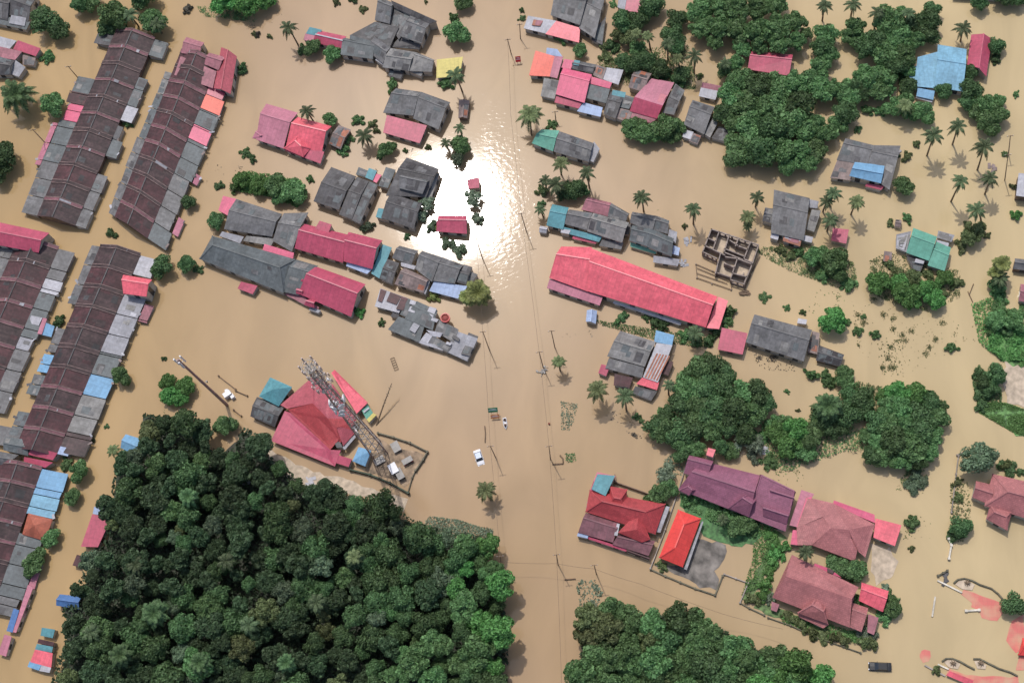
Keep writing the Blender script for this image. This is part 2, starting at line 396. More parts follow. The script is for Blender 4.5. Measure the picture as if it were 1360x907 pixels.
# ------------------------------------------------------------------ flood water
def water():
    t = NT('flood_water'); tc = t.n('TexCoord')
    n1 = t.n('TexNoise'); n1.inputs['Scale'].default_value = .012; n1.inputs['Detail'].default_value = 4; t.l(tc.outputs['Object'], n1.inputs['Vector'])
    n2 = t.n('TexNoise'); n2.inputs['Scale'].default_value = .06; n2.inputs['Detail'].default_value = 6; n2.inputs['Distortion'].default_value = 1.2; m0 = t.n('Mapping'); m0.inputs['Scale'].default_value = (1.0, .38, 1); m0.inputs['Rotation'].default_value = (0, 0, .15); t.l(tc.outputs['Object'], m0.inputs[0]); t.l(m0.outputs[0], n2.inputs['Vector'])
    mr = t.n('MapRange'); t.l(n1.outputs[0], mr.inputs[0]); mr.inputs[1].default_value = .38; mr.inputs[2].default_value = .62
    col = t.mix(mr.outputs[0], alb((186, 157, 120), .78), alb((186, 157, 126), .78))
    # silt is yellower on the east side of the village, pinker over the main road
    sp = t.n('SeparateXYZ'); t.l(tc.outputs['Object'], sp.inputs[0])
    m2 = t.n('MapRange', interpolation_type='SMOOTHSTEP'); t.l(sp.outputs[0], m2.inputs[0]); m2.inputs[1].default_value = -30; m2.inputs[2].default_value = 75
    m9 = t.n('MapRange', interpolation_type='SMOOTHSTEP'); t.l(sp.outputs[0], m9.inputs[0]); m9.inputs[1].default_value = -95; m9.inputs[2].default_value = -150
    col = t.mix(m9.outputs[0], col, alb((190, 160, 116), .80))
    col = t.mix(m2.outputs[0], col, alb((209, 187, 145), .81))
    col = t.mix(t.mul(n2.outputs[0], n2.outputs[0], .2, .9), col, alb((214, 190, 156), .80)) if False else t.mul(col, n2.outputs[0], .90, 1.09)
    # main road: a band in which the current raises small ripples
    a, b = W(668, 60), W(722, 860); k = (b.x-a.x)/(b.y-a.y)
    ky = t.n('Math', operation='MULTIPLY'); t.l(sp.outputs[1], ky.inputs[0]); ky.inputs[1].default_value = -k
    ad = t.n('Math', operation='ADD'); t.l(sp.outputs[0], ad.inputs[0]); t.l(ky.outputs[0], ad.inputs[1])
    n4 = t.n('TexNoise'); n4.inputs['Scale'].default_value = .12; n4.inputs['Detail'].default_value = 3; t.l(tc.outputs['Object'], n4.inputs['Vector'])
    of = t.n('Math', operation='MULTIPLY_ADD'); t.l(n4.outputs[0], of.inputs[0]); of.inputs[1].default_value = 7.0; of.inputs[2].default_value = -3.5-(a.x-k*a.y)
    dd = t.n('Math', operation='ADD'); t.l(ad.outputs[0], dd.inputs[0]); t.l(of.outputs[0], dd.inputs[1])
    ab = t.n('Math', operation='ABSOLUTE'); t.l(dd.outputs[0], ab.inputs[0])
    rb_ = t.n('MapRange', interpolation_type='SMOOTHSTEP'); t.l(ab.outputs[0], rb_.inputs[0]); rb_.inputs[1].default_value = 9.5; rb_.inputs[2].default_value = 5.0; rb_.inputs[3].default_value = 0; rb_.inputs[4].default_value = 1
    mp = t.n('Mapping'); mp.inputs['Scale'].default_value = (.75, 1.15, 1); t.l(tc.outputs['Object'], mp.inputs[0])
    wv = t.n('TexNoise'); wv.inputs['Scale'].default_value = 1.0; wv.inputs['Detail'].default_value = 3; wv.inputs['Distortion'].default_value = .6; t.l(mp.outputs[0], wv.inputs['Vector'])
    st = t.n('MapRange'); t.l(rb_.outputs[0], st.inputs[0]); st.inputs[3].default_value = .012; st.inputs[4].default_value = .055
    bp = t.n('Bump'); bp.inputs['Distance'].default_value = .22; t.l(st.outputs[0], bp.inputs['Strength']); t.l(wv.outputs[0], bp.inputs['Height'])
    df = t.n('BsdfDiffuse'); t.l(col, df.inputs[0])
    g1 = t.n('BsdfGlossy', distribution='BECKMANN'); g1.inputs['Roughness'].default_value = .098; t.l(bp.outputs[0], g1.inputs['Normal'])
    gr = t.n('MapRange'); t.l(rb_.outputs[0], gr.inputs[0]); gr.inputs[3].default_value = .098; gr.inputs[4].default_value = .102; t.l(gr.outputs[0], g1.inputs['Roughness'])
    g2 = t.n('BsdfGlossy', distribution='BECKMANN'); g2.inputs['Roughness'].default_value = .235
    for g in (g1, g2): g.inputs[0].default_value = (1, 1, 1, 1)
    mg = t.n('MixShader'); mg.inputs[0].default_value = .15; t.l(g1.outputs[0], mg.inputs[1]); t.l(g2.outputs[0], mg.inputs[2])
    fr = t.n('Fresnel'); fr.inputs[0].default_value = 1.33
    mx = t.n('MixShader'); t.l(fr.outputs[0], mx.inputs[0]); t.l(df.outputs[0], mx.inputs[1]); t.l(mg.outputs[0], mx.inputs[2])
    t.l(mx.outputs[0], t.t.nodes['Material Output'].inputs[0])
    mb = MB(); mb.poly([(-1500, -1200, 0), (1500, -1200, 0), (1500, 2200, 0), (-1500, 2200, 0)])
    tag(mb.build('water', t.m), kind='structure', label='muddy tan flood water covering the whole village')
    mb = MB(); mb.poly([(-1600, -1300, -2.2), (1600, -1300, -2.2), (1600, 2300, -2.2), (-1600, 2300, -2.2)])
    tag(mb.build('ground', M['soil']), kind='structure')
water()

# ------------------------------------------------------------------ terraced rows
def terrace(label, short, L0, L1, R0, R1, nu, mats, left, right, he=2.2, hr=4.6, skip=()):
    """L/R: eave corners (photo px) at the far and near end; left/right: lean-to roofs (u0, u1, width factor, material)"""
    l0, l1, r0, r1 = [W(p[0], p[1], he) for p in (L0, L1, R0, R1)]
    cx, cy = (L0[0]+R1[0])/2, (L0[1]+R1[1])/2
    o = empty('terraced_row', W(cx, cy), label, 'terraced houses'); 
    for k in range(4): ANCH.append(((lerp(L0[0], R1[0], k/3), lerp(L0[1], R1[1], k/3)), short))
    rnd = random.Random(int(cx*7))
    def P(side, u):           # side 0 = left eave .. 1 = right eave ; u along
        a, b = lerp(l0, l1, u/nu), lerp(r0, r1, u/nu); return lerp(a, b, side)
    Z = Vector((0, 0, 1))
    for i in range(nu):
        if i in skip: continue
        dz = rnd.uniform(-.08, .08)
        a, b, c, d = P(0, i), P(0, i+1), P(1, i+1), P(1, i)
        m0, m1 = P(.5, i), P(.5, i+1)
        for q in (a, b, c, d): q.z += dz
        m0.z = m1.z = hr+dz
        mb = MB(); fs = [ccw([a, b, m1, m0]), ccw([d, c, m1, m0])]; slab(mb, fs)
        mt = mats[i % len(mats)] if rnd.random() < .8 else rnd.choice(mats)
        alt = PM[mt]
        for f in fs: patches(mb, [f[0], f[1], f[2], f[3]], rnd.choice((0, 1, 1, 2)), len(alt), rnd)
        ro = mb.build('roof_bay', [R[mt]]+[R[q] for q in alt], o)
        cm = MB(); cm.bar(m0+Z*.06, m1+Z*.06, .3, .12); cm.build('ridge_cap', R['dark'], ro)
        # party wall standing a little above the roof, stepped like the old ones
        w0 = MB(); e = (b-a).normalized()*rnd.uniform(.38, .55); k = .13; e2 = (b-a).normalized()
        for p, q in ((a, m0), (m0, d)):
            w0.poly([p-e+Z*k, p+e+Z*k, q+e+Z*(k+.08), q-e+Z*(k+.08)]); w0.poly([p-e-Z*.1, p-e+Z*k, q-e+Z*(k+.08), q-e-Z*.1]); w0.poly([p+e+Z*k, p+e-Z*.1, q+e-Z*.1, q+e+Z*(k+.08)])
        for p, q in ((a, m0), (m0, d)):
            for sg in (-1, 1): w0.bar(p+e*sg+Z*(k+.03), q+e*sg+Z*(k+.08), .17, .14, mi=2)
        if rnd.random() < .45:
            p = P(rnd.uniform(.25, .6), i); q = P(rnd.uniform(.65, .85), i)
            for g in (p, q):
                sd = abs(((g-P(0, i)).length)/((P(1, i)-P(0, i)).length)-.5); g.z = lerp(hr, he, sd*2)+.22
            w0.bar(p, q, rnd.uniform(.5, .9), .08, mi=1)
        w0.build('party_wall', [R['maroon'] if rnd.random() < .4 else R['plumgrey'], R['lgrey'], M['party']], o)
    # walls
    wm = MB(); I = [P(.04, .05), P(.96, .05), P(.96, nu-.05), P(.04, nu-.05)]
    g0, g1 = P(.5, .05), P(.5, nu-.05)
    lo = [Vector((q.x, q.y, -.6)) for q in I]; hi = [Vector((q.x, q.y, he-.25)) for q in I]
    g0.z = g1.z = hr-.4
    wm.poly([lo[0], lo[1], hi[1], g0, hi[0]]); wm.poly([lo[1], lo[2], hi[2], hi[1]]); wm.poly([lo[2], lo[3], hi[3], g1, hi[2]]); wm.poly([lo[3], lo[0], hi[0], hi[3]])
    wm.build('wall', M['walldark'], o)
    for side, lst in ((0, left), (1, right)):
        for e in lst:
            u0, u1, wd, mt = e[:4]; st = e[4] if len(e) > 4 else 0.0; dz = e[5] if len(e) > 5 else 0.0
            s0, s1 = (-st, -st-wd) if side == 0 else (1+st, 1+st+wd)
            u = u0
            while u < u1-.01:
                un = min(u1, math.floor(u+1.001)); g = rnd.uniform(-.03, .05)
                A, B = P(s0, u+.02), P(s0, un-.02); C, D = P(s1+rnd.uniform(-.02, .02)*(1 if side else -1), un-.02), P(s1, u+.02)
                zi, zo = he-.02+dz-st*1.3+g, he-.5+dz-st*1.3+g
                A.z = B.z = zi; C.z = D.z = zo
                mb = MB(); f = ccw([A, B, C, D]); slab(mb, [f], .1)
                alt = PM.get(mt, (mt,)); 
                if mt in PM: patches(mb, [A, B, C, D], rnd.choice((0, 1, 2, 2)), len(alt), rnd)
                lr = mb.build('lean_to_roof', [R[mt]]+[R[q] for q in alt], o)
                wq = MB(); C2, D2 = lerp(C, A, .08), lerp(D, B, .08)
                for p, q in ((D2, C2), (C2, B), (D2, A)):
                    wq.poly([(p.x, p.y, -.6), (q.x, q.y, -.6), (q.x, q.y, min(zo, q.z)-.12), (p.x, p.y, min(zo, p.z)-.12)])
                wq.build('wall', M['wall' if rnd.random() < .5 else 'concrete'], lr, origin=PO[lr.name])
                # things left along the outer edge: rainwater pipes, boards
                if rnd.random() < .5:
                    jm = MB(); p = lerp(D, C, rnd.random()); jm.box((p.x, p.y, zo+.02), rnd.uniform(.3, .7), rnd.uniform(.6, 1.6), .12, rz=rnd.uniform(0, 3)); jm.build('board', R[rnd.choice(('white', 'lgrey', 'dark', 'brown'))], lr, origin=PO[lr.name])
                u = un
    return o
mm = ('maroon', 'maroon', 'maroonred', 'maroon')
terrace('dark brown terraced row with trees at its top and one pink lean-to', 'the upper left terraced row',
        (154, 40), (49, 287), (206, 52), (100, 300), 11, ('maroon', 'maroon', 'maroon', 'maroonred', 'maroon'),
        [(0, 1, .42, 'dark'), (3, 4, .45, 'slate'), (3.9, 4.6, .5, 'maroonred'), (4.6, 5.6, .4, 'hotpink'), (5.6, 8, .45, 'slate'), (8, 11, .45, 'grey'), (5.8, 8.3, .16, 'pink', .47)],
        [(0, 1, .32, 'slate'), (2.3, 4, .22, 'slate'), (4, 4.9, .28, 'white'), (5.2, 6, .12, 'grey'), (6, 7, .25, 'slate'), (8, 11, .24, 'grey')])
terrace('terraced row of maroon roofs with an orange lean-to on its right side', 'the terraced row with the orange lean-to',
        (240, 68), (152, 288), (290, 84), (196, 317), 11, ('maroonred', 'maroonred', 'maroon', 'maroonred', 'maroonred'),
        [(1.5, 3, .2, 'grey2'), (3, 6, .2, 'slate'), (6, 8, .25, 'grey'), (8, 11, .22, 'grey')],
        [(1, 2, .42, 'crimson'), (2, 2.9, .48, 'orange'), (2.9, 3.9, .5, 'slate'), (3.9, 4.8, .48, 'hotpink'), (4.8, 7, .48, 'slate'), (6.4, 7, .12, 'pink', .5), (7, 10, .42, 'grey'), (10, 11, .5, 'slate'), (9, 10, .15, 'pink', .5)])
house('raised_roofs', 'three raised rust red gables crowning the top end of the terraced row', 'the three raised red gables', 1, [
    ('g', 'mauve', [(990, 198), (1085, 228), (1058, 302), (962, 282)], 3.4, 4.1, {'r': .4}), ('g', 'mauve', [(1112, 282), (1200, 305), (1162, 375), (1085, 342)], 3.4, 4.1, {'r': .4}),
    ('g', 'rosewood', [(1175, 252), (1135, 470), (1225, 500), (1258, 300)], 2.9, 3.8),
    ('s', 'mauve', [(960, 300), (1150, 380), (1130, 470), (925, 400)], 3.0, 3.4), ], cat='roof extension')
terrace('maroon terraced row at the left edge below the raised crimson roof', 'the left edge terraced row',
        (24, 318), (-72, 533), (78, 330), (-16, 545), 8, ('maroon', 'maroonred', 'maroonred', 'maroonred'),
        [(0, 8, .4, 'grey')],
        [(0, 1.5, .38, 'grey'), (1.5, 2.2, .4, 'white'), (2.2, 4.4, .36, 'slate'), (4.4, 5, .3, 'lgrey'), (5, 8, .35, 'grey')])
house('upper_storey', 'bright crimson gabled roof raised over the top end of the left edge terrace', 'the raised crimson roof', 5, [
    ('g', 'crimson', [(-60, 262), (262, 330), (205, 435), (-60, 385)], 4.2, 5.6, {'r': .5})], cat='roof extension')
terrace('maroon terraced row with a small raised red roof and pale zinc lean-to', 'the terraced row with the red box roof',
        (133, 327), (20, 595), (187, 339), (75, 606), 10, ('maroon', 'maroonred', 'maroon', 'maroonred', 'maroonred'),
        [(0, 3, .22, 'grey'), (4.2, 5.4, .22, 'grey'), (5.5, 6.4, .26, 'skyblue'), (6.5, 7.5, .3, 'slate'), (8.3, 9.2, .3, 'slate'), (9.1, 10, .7, 'grey')],
        [(0, 1, .42, 'white'), (2, 4.9, .5, 'lgrey'), (2.2, 3.1, .2, 'mauve', .52), (4.9, 6.0, .5, 'slate'), (6.0, 7.0, .55, 'skyblue'), (7.0, 8.8, .55, 'grey2'), (8.8, 9.8, .6, 'maroon'), (9.5, 9.9, .25, 'paleblue', 0, .2)])
house('upper_storey', 'small bright red gabled roof standing up from the terrace beside the pale zinc lean-to', 'the small raised red roof', 5, [
    ('g', 'red', [(655, 552), (808, 578), (778, 668), (655, 652)], 4.6, 5.6, {'r': .35})], cat='roof extension')
house('end_unit', 'crimson split roof at the bottom end of the terrace just above the two blue lean-tos', 'the crimson split roof', 9, [
    ('s', 'crimson', [(168, 555), (305, 590), (280, 628), (150, 598)], 2.6, 3.1), ('s', 'crimson', [(128, 610), (282, 640), (240, 668), (125, 650)], 2.2, 2.7)], cat='roof extension')
terrace('bottom left terraced row with two blue lean-tos and an orange porch roof', 'the terraced row with the blue lean-tos',
        (2, 612), (-72, 812), (56, 622), (-16, 826), 8, ('maroonred', 'maroon', 'maroon', 'maroon'),
        [(0, 8, .3, 'grey')],
        [(0, 1.35, .62, 'skyblue'), (1.35, 2.4, .62, 'blue'), (3.4, 6.6, .55, 'slate'), (4.6, 7.4, .12, 'pink', .57), (6.6, 7.5, .5, 'grey')])
house('porch_roof', 'orange tiled pyramid porch roof on the bottom left terraced row', 'the orange porch roof', 13, [
    ('p', 'terracotta', [(150, 5), (280, 38), (238, 152), (118, 118)], 2.3, 3.6)], cat='roof extension')
house('awning', 'narrow pink and blue strip roof along the right edge of the bottom left terrace', 'the pink and blue strip roof', 13, [
    ('s', 'pink', [(148, 385), (176, 400), (85, 640), (68, 636)], 1.6, 1.9), ('s', 'deepblue', [(72, 510), (102, 520), (66, 638), (34, 630)], 1.7, 2.0)], cat='awning')
house('awning', 'pink lean-to at the very bottom of the left edge', 'the bottom pink lean-to', 13, [
    ('s', 'pink', [(24, 648), (62, 660), (32, 765), (-12, 752)], 1.6, 2.1)], cat='awning')
house('terraced_row', 'small grey gabled block joining two terraces at the left edge', 'the small grey joining block', 9, [
    ('g', 'grey', [(-60, 570), (100, 600), (60, 655), (-60, 650)], 2.3, 3.2), ('g', 'slate', [(30, 505), (160, 520), (150, 605), (18, 575)], 2.6, 3.2)], cat='house')

# ------------------------------------------------------------------ houses, tile by tile
H = house
H('dark_house', 'dark roofed house with white roof seams in the top left corner', 'the top left dark house', 1, [
    ('g', 'dark', [(-40, -60), (80, -40), (40, 110), (-60, 90)], 2.2, 3.4), ('g', 'dark', [(84, -60), (200, -20), (150, 120), (46, 80)], 2.2, 3.4), ('s', 'slate', [(-50, 70), (160, 118), (140, 160), (-60, 118)], 1.8, 2.2), ('s', 'lgrey', [(60, 82), (140, 95), (130, 140), (48, 125)], 2.2, 2.5)])
H('patchwork_house', 'house at the left edge with red, white and grey roofs beside the oil palm', 'the red and grey house by the oil palm', 1, [
    ('s', 'white', [(-40, 185), (88, 218), (50, 262), (-40, 240)], 2.0, 2.5), ('s', 'crimson', [(95, 215), (215, 258), (190, 300), (70, 262)], 2.0, 2.6), ('s', 'brown', [(120, 290), (190, 310), (180, 350), (120, 345)], 1.5, 1.9),
    ('g', 'dark', [(-40, 285), (80, 322), (58, 400), (-40, 400)], 2.2, 3.2), ('s', 'lgrey', [(78, 318), (135, 358), (100, 410), (58, 395)], 1.8, 2.2), ('s', 'mauve', [(-40, 240), (118, 275), (80, 320), (-40, 300)], 2.4, 2.8)])
H('long_house', 'narrow house with a pink roof split by a white ridge and a teal left end', 'the narrow pink house', 2, [
    ('g', 'crimson', [(340, 165), (480, 195), (452, 262), (300, 225)], 2.3, 3.2, {'cap': 'white'}), ('s', 'teal', [(285, 145), (350, 160), (335, 195), (265, 180)], 2.3, 2.8), ('s', 'pink', [(262, 180), (330, 195), (300, 228), (252, 212)], 2.0, 2.3)])
H('warehouse', 'large grey patchwork warehouse with a sunken dark roof at the top centre', 'the grey patchwork warehouse', 'ruin', [
    ('g', 'grey', [(540, -25), (690, 40), (640, 265), (475, 225)], 3.0, 4.4, {'r': .3}),
    ('s', 'dark', [(650, 5), (1160, 235), (1080, 262), (690, 90)], 3.4, 4.0),
    ('s', 'dark', [(480, 240), (740, 300), (640, 520), (200, 390)], 2.2, 2.9, {'patch': 24}),
    ('s', 'dark', [(690, 95), (900, 180), (740, 440), (640, 270)], 2.3, 2.8, {'patch': 14}),
    ('g', 'grey', [(870, 170), (1080, 260), (985, 480), (745, 395)], 3.2, 4.2, {'r': .35, 'patch': 9}),
    ('s', 'dark', [(760, 395), (985, 480), (960, 545), (650, 520)], 1.3, 1.9, {'patch': 9}),
    ('s', 'slate', [(205, 385), (470, 460), (460, 520), (200, 430)], 3.0, 3.3)])
H('grey_house', 'grey house with a curved edge sheet roof between the warehouse and the narrow pink house', 'the curved grey house', 'ruin', [
    ('g', 'slate', [(135, 415), (480, 490), (455, 650), (100, 600)], 2.6, 3.2, {'r': .2}), ('g', 'grey', [(475, 410), (650, 520), (565, 700), (400, 560)], 2.6, 3.4, {'r': .4}), ('f', 'lgrey', [(270, 560), (360, 580), (340, 650), (255, 625)], 1.8, 1.8), ('s', 'lgrey', [(560, 555), (640, 590), (570, 720), (480, 660)], 2.1, 2.4)])
H('grey_house', 'pair of joined plain grey roofs just left of the yellow roof', 'the plain grey pair by the yellow roof', 'ruin', [
    ('g', 'grey2', [(650, 530), (930, 575), (850, 780), (560, 740)], 2.8, 3.8, {'r': .5}), ('g', 'grey2', [(930, 575), (1135, 660), (1100, 790), (850, 780)], 2.6, 3.4, {'r': .2}), ('s', 'grey2', [(865, 745), (1010, 770), (985, 840), (850, 785)], 1.8, 2.3), ('s', 'dark', [(640, 770), (790, 790), (760, 870), (620, 830)], 1.2, 1.5)])
H('shed', 'flat yellow roofed shed under the edge of a coconut palm', 'the yellow shed', 2, [('s', 'yellow', [(960, 318), (1100, 303), (1082, 405), (958, 416)], 2.2, 2.6)], cat='shed')
H('hut', 'tiny dark hut in the water right of the grey house with the pink front', 'the tiny dark hut', 2, [('g', 'brown', [(1078, 532), (1075, 628), (1122, 630), (1135, 536)], 1.6, 2.1), ], cat='hut', wall='walldark')
H('grey_house', 'large grey house with a pink lean-to roof in front, below the yellow shed', 'the grey house with the pink front', 2, [
    ('g', 'grey', [(745, 470), (880, 490), (835, 615), (675, 600)], 2.6, 3.8, {'r': .3}), ('g', 'grey', [(880, 490), (1032, 545), (970, 690), (835, 630)], 2.6, 3.8, {'r': .3}), ('s', 'crimson', [(695, 612), (908, 668), (870, 762), (675, 705)], 1.9, 2.5)])
H('pink_house', 'house with a dusty pink gable and a bright red hipped roof side by side', 'the pink and red house', 2, [
    ('g', 'pink', [(55, 552), (222, 600), (145, 790), (0, 742)], 2.4, 4.2, {'r': .38}),
    ('g', 'pink', [(25, 680), (60, 720), (5, 740), (-20, 735)], 2.3, 3.0, {'open': 1}), ('g', 'red', [(222, 622), (402, 672), (350, 808), (160, 775)], 2.4, 4.4, {'r': .36}),
    ('h', 'red', [(235, 690), (290, 790), (250, 835), (148, 790)], 2.5, 3.8, {'ins': .3}), ('s', 'crimson', [(265, 775), (362, 808), (342, 870), (150, 800)], 1.9, 2.5)])
H('shack', 'small weathered grey thatch shack wrapped in bushes right of the pink and red house', 'the small thatch shack', 2, [('g', 'brown', [(440, 665), (505, 690), (450, 795), (385, 765)], 1.8, 2.6, {'patch': 8})], cat='shack', wall='walldark')
# --- top right centre
H('grey_house', 'big dark grey roofed house at the top edge with a red and white striped awning', 'the top grey house with the striped awning', 3, [
    ('g', 'grey', [(240, -60), (420, -60), (360, 135), (205, 82)], 3.4, 4.4, {'r': .4}), ('g', 'grey', [(420, -60), (500, -30), (440, 205), (355, 150)], 2.9, 3.6, {'r': .4}),
    ('s', 'white', [(85, 85), (235, 112), (180, 180), (62, 152)], 2.0, 2.5), ('f', 'rust', [(115, 105), (165, 112), (150, 140), (105, 135)], 2.5, 2.5, {'open': 1}), ('s', 'red', [(235, 112), (362, 150), (356, 228), (178, 182)], 2.0, 2.6), ('s', 'dark', [(430, 170), (500, 90), (480, 240), (420, 215)], 1.5, 1.8, {'patch': 8})])
H('pink_house', 'small pink and pale grey roofed house cut by the top edge beside dark trees', 'the pink roof at the top edge', 3, [
    ('s', 'crimson', [(612, -30), (705, -10), (700, 72), (596, 58)], 2.2, 2.8), ('s', 'lgrey', [(568, -20), (612, -20), (598, 56), (560, 40)], 2.4, 2.8)])
H('orange_house', 'house with a half orange and half dusty pink roof by the main road', 'the orange half house', 3, [
    ('s', 'orange', [(125, 270), (226, 300), (200, 408), (90, 402)], 2.2, 3.0), ('s', 'pink', [(226, 300), (272, 302), (240, 418), (200, 408)], 2.3, 3.0), ('s', 'paleblue', [(185, 255), (240, 262), (270, 305), (180, 290)], 2.5, 2.9), ('s', 'grey2', [(170, 415), (252, 430), (225, 528), (152, 512)], 1.7, 2.2)])
H('hotpink_house', 'rambling hot pink metal roofed shophouse with grey and white side roofs', 'the hot pink shophouse', 3, [
    ('g', 'hotpink', [(272, 362), (425, 398), (385, 548), (232, 502)], 3.0, 3.9, {'r': .3}), ('s', 'crimson', [(235, 510), (372, 548), (355, 578), (225, 545)], 2.0, 2.4),
    ('s', 'hotpink', [(402, 402), (532, 440), (518, 472), (400, 442)], 2.8, 3.2), ('s', 'hotpink', [(278, 315), (330, 322), (312, 370), (262, 360)], 2.6, 3.0),
    ('g', 'grey', [(328, 320), (450, 345), (430, 392), (315, 365)], 2.3, 3.0), ('s', 'brown', [(450, 345), (502, 362), (480, 425), (430, 400)], 2.2, 2.6), ('s', 'white', [(502, 360), (592, 372), (565, 452), (480, 422)], 2.0, 2.4),
    ('s', 'slate', [(402, 446), (520, 475), (500, 550), (382, 518)], 2.5, 3.0), ('s', 'paleblue', [(380, 545), (482, 572), (470, 622), (345, 592)], 1.8, 2.3), ('f', 'teal', [(330, 320), (362, 325), (355, 350), (325, 345)], 3.1, 3.1, {'open': 1})], cat='shophouse')
H('grey_house', 'dark grey roofs in a tight cluster just right of the hot pink shophouse', 'the dark cluster by the hot pink shophouse', 3, [
    ('g', 'dark', [(525, 488), (600, 502), (550, 632), (485, 606)], 2.4, 3.0, {'r': .4}), ('s', 'slate', [(596, 502), (652, 522), (622, 580), (572, 570)], 2.3, 2.7), ('s', 'teal', [(535, 478), (605, 492), (598, 520), (530, 505)], 2.7, 2.9), ('s', 'brown', [(572, 575), (640, 592), (620, 650), (548, 628)], 1.7, 2.2)])
H('hut', 'brownish grey gabled hut behind the salmon roofed house', 'the brown gabled hut', 3, [('g', 'brown', [(655, 370), (742, 392), (700, 492), (618, 465)], 2.4, 3.4, {'r': .45})], cat='hut')
H('salmon_house', 'house with a salmon upper slope, a magenta lower slope and one red roof sheet', 'the salmon and magenta house', 3, [
    ('x', 'pink', [[(742, 418, 2.6), (785, 428, 2.6), (780, 425, 2.6), (862, 440, 2.6), (800, 562, 4.0), (650, 516, 4.0)]], 0, 0), ('x', 'crimson', [[(650, 516, 4.0), (800, 562, 4.0), (770, 632, 2.3), (625, 592, 2.3)]], 0, 0),
    ('f', 'crimson', [(790, 497), (822, 508), (800, 552), (772, 540)], 3.85, 3.85, {'open': 1}), ('s', 'mauve', [(640, 590), (770, 628), (745, 655), (618, 640)], 1.7, 2.1), ('g', 'grey', [(868, 445), (918, 482), (860, 612), (800, 600)], 2.0, 2.7)])
H('hut', 'small hut with a white striped awning standing apart below the coconut palm', 'the small striped hut', 3, [
    ('s', 'mauve', [(1012, 438), (1112, 458), (1100, 485), (1005, 468)], 1.9, 2.3), ('s', 'white', [(1003, 466), (1098, 485), (1080, 532), (992, 512)], 1.6, 2.0)], cat='hut')
H('grey_house', 'grey house with a dark side roof and white and brown front by the grove', 'the grey house by the grove', 3, [
    ('g', 'grey', [(960, 532), (1078, 570), (1020, 715), (912, 662)], 2.6, 3.6, {'r': .35}), ('s', 'grey2', [(1075, 608), (1092, 655), (1052, 732), (1020, 712)], 2.0, 2.3), ('s', 'dark', [(1100, 672), (1155, 690), (1130, 755), (1060, 735)], 1.3, 1.6),
    ('s', 'white', [(915, 688), (965, 702), (948, 742), (905, 728)], 1.5, 1.8), ('s', 'brown', [(965, 708), (1006, 722), (985, 768), (938, 748)], 1.3, 1.8)])
H('teal_house', 'teal ended grey roofed house beside the big palm at the main road', 'the teal ended house', 3, [
    ('g', 'green', [(155, 688), (252, 694), (218, 805), (105, 762)], 2.4, 3.3, {'r': .45}), ('g', 'grey', [(252, 698), (435, 762), (408, 862), (222, 806)], 2.4, 3.3, {'r': .45}), ('s', 'lgrey', [(435, 752), (466, 792), (432, 862), (402, 852)], 1.8, 2.2)])
H('pink_roof_house', 'plain crimson pink roof between the two big groves', 'the plain pink roof in the groves', 4, [('g', 'crimson', [(-92, 275), (132, 292), (112, 404), (-108, 370)], 2.4, 3.2, {'r': .3})])
H('blue_house', 'large light blue metal roofed house in the top right', 'the large light blue house', 4, [
    ('g', 'blue', [(902, 238), (1055, 262), (1035, 488), (885, 462)], 2.8, 4.0, {'r': .42}), ('s', 'blue', [(795, 305), (905, 275), (892, 470), (775, 460)], 2.5, 3.4), ('s', 'blue', [(742, 375), (800, 345), (790, 420), (752, 415)], 2.2, 2.5), ('s', 'skyblue', [(795, 468), (886, 484), (878, 532), (788, 512)], 1.8, 2.2), ('s', 'white', [(790, 512), (878, 532), (870, 545), (785, 522)], 1.2, 1.3)])
H('red_barn', 'bright crimson gabled roof beside the large light blue house', 'the crimson gable by the blue house', 4, [('g', 'crimson', [(1080, 185), (1058, 345), (1160, 408), (1190, 208)], 2.3, 3.6, {'r': .55})])
H('grey_house', 'grey roofed house with a pale blue gable lying over its front', 'the grey house with the pale blue gable', 4, [
    ('g', 'grey', [(412, 735), (560, 772), (530, 880), (365, 850)], 2.6, 3.4, {'r': .3}), ('g', 'grey', [(560, 772), (705, 775), (645, 1010), (520, 920)], 2.5, 3.5, {'r': .3}), ('s', 'brown', [(370, 845), (465, 870), (440, 960), (330, 945)], 2.0, 2.5),
    ('g', 'skyblue', [(462, 862), (620, 880), (600, 975), (432, 935)], 3.1, 3.9, {'r': .55}), ('s', 'crimson', [(525, 975), (620, 990), (600, 1010), (515, 990)], 1.5, 1.8)])
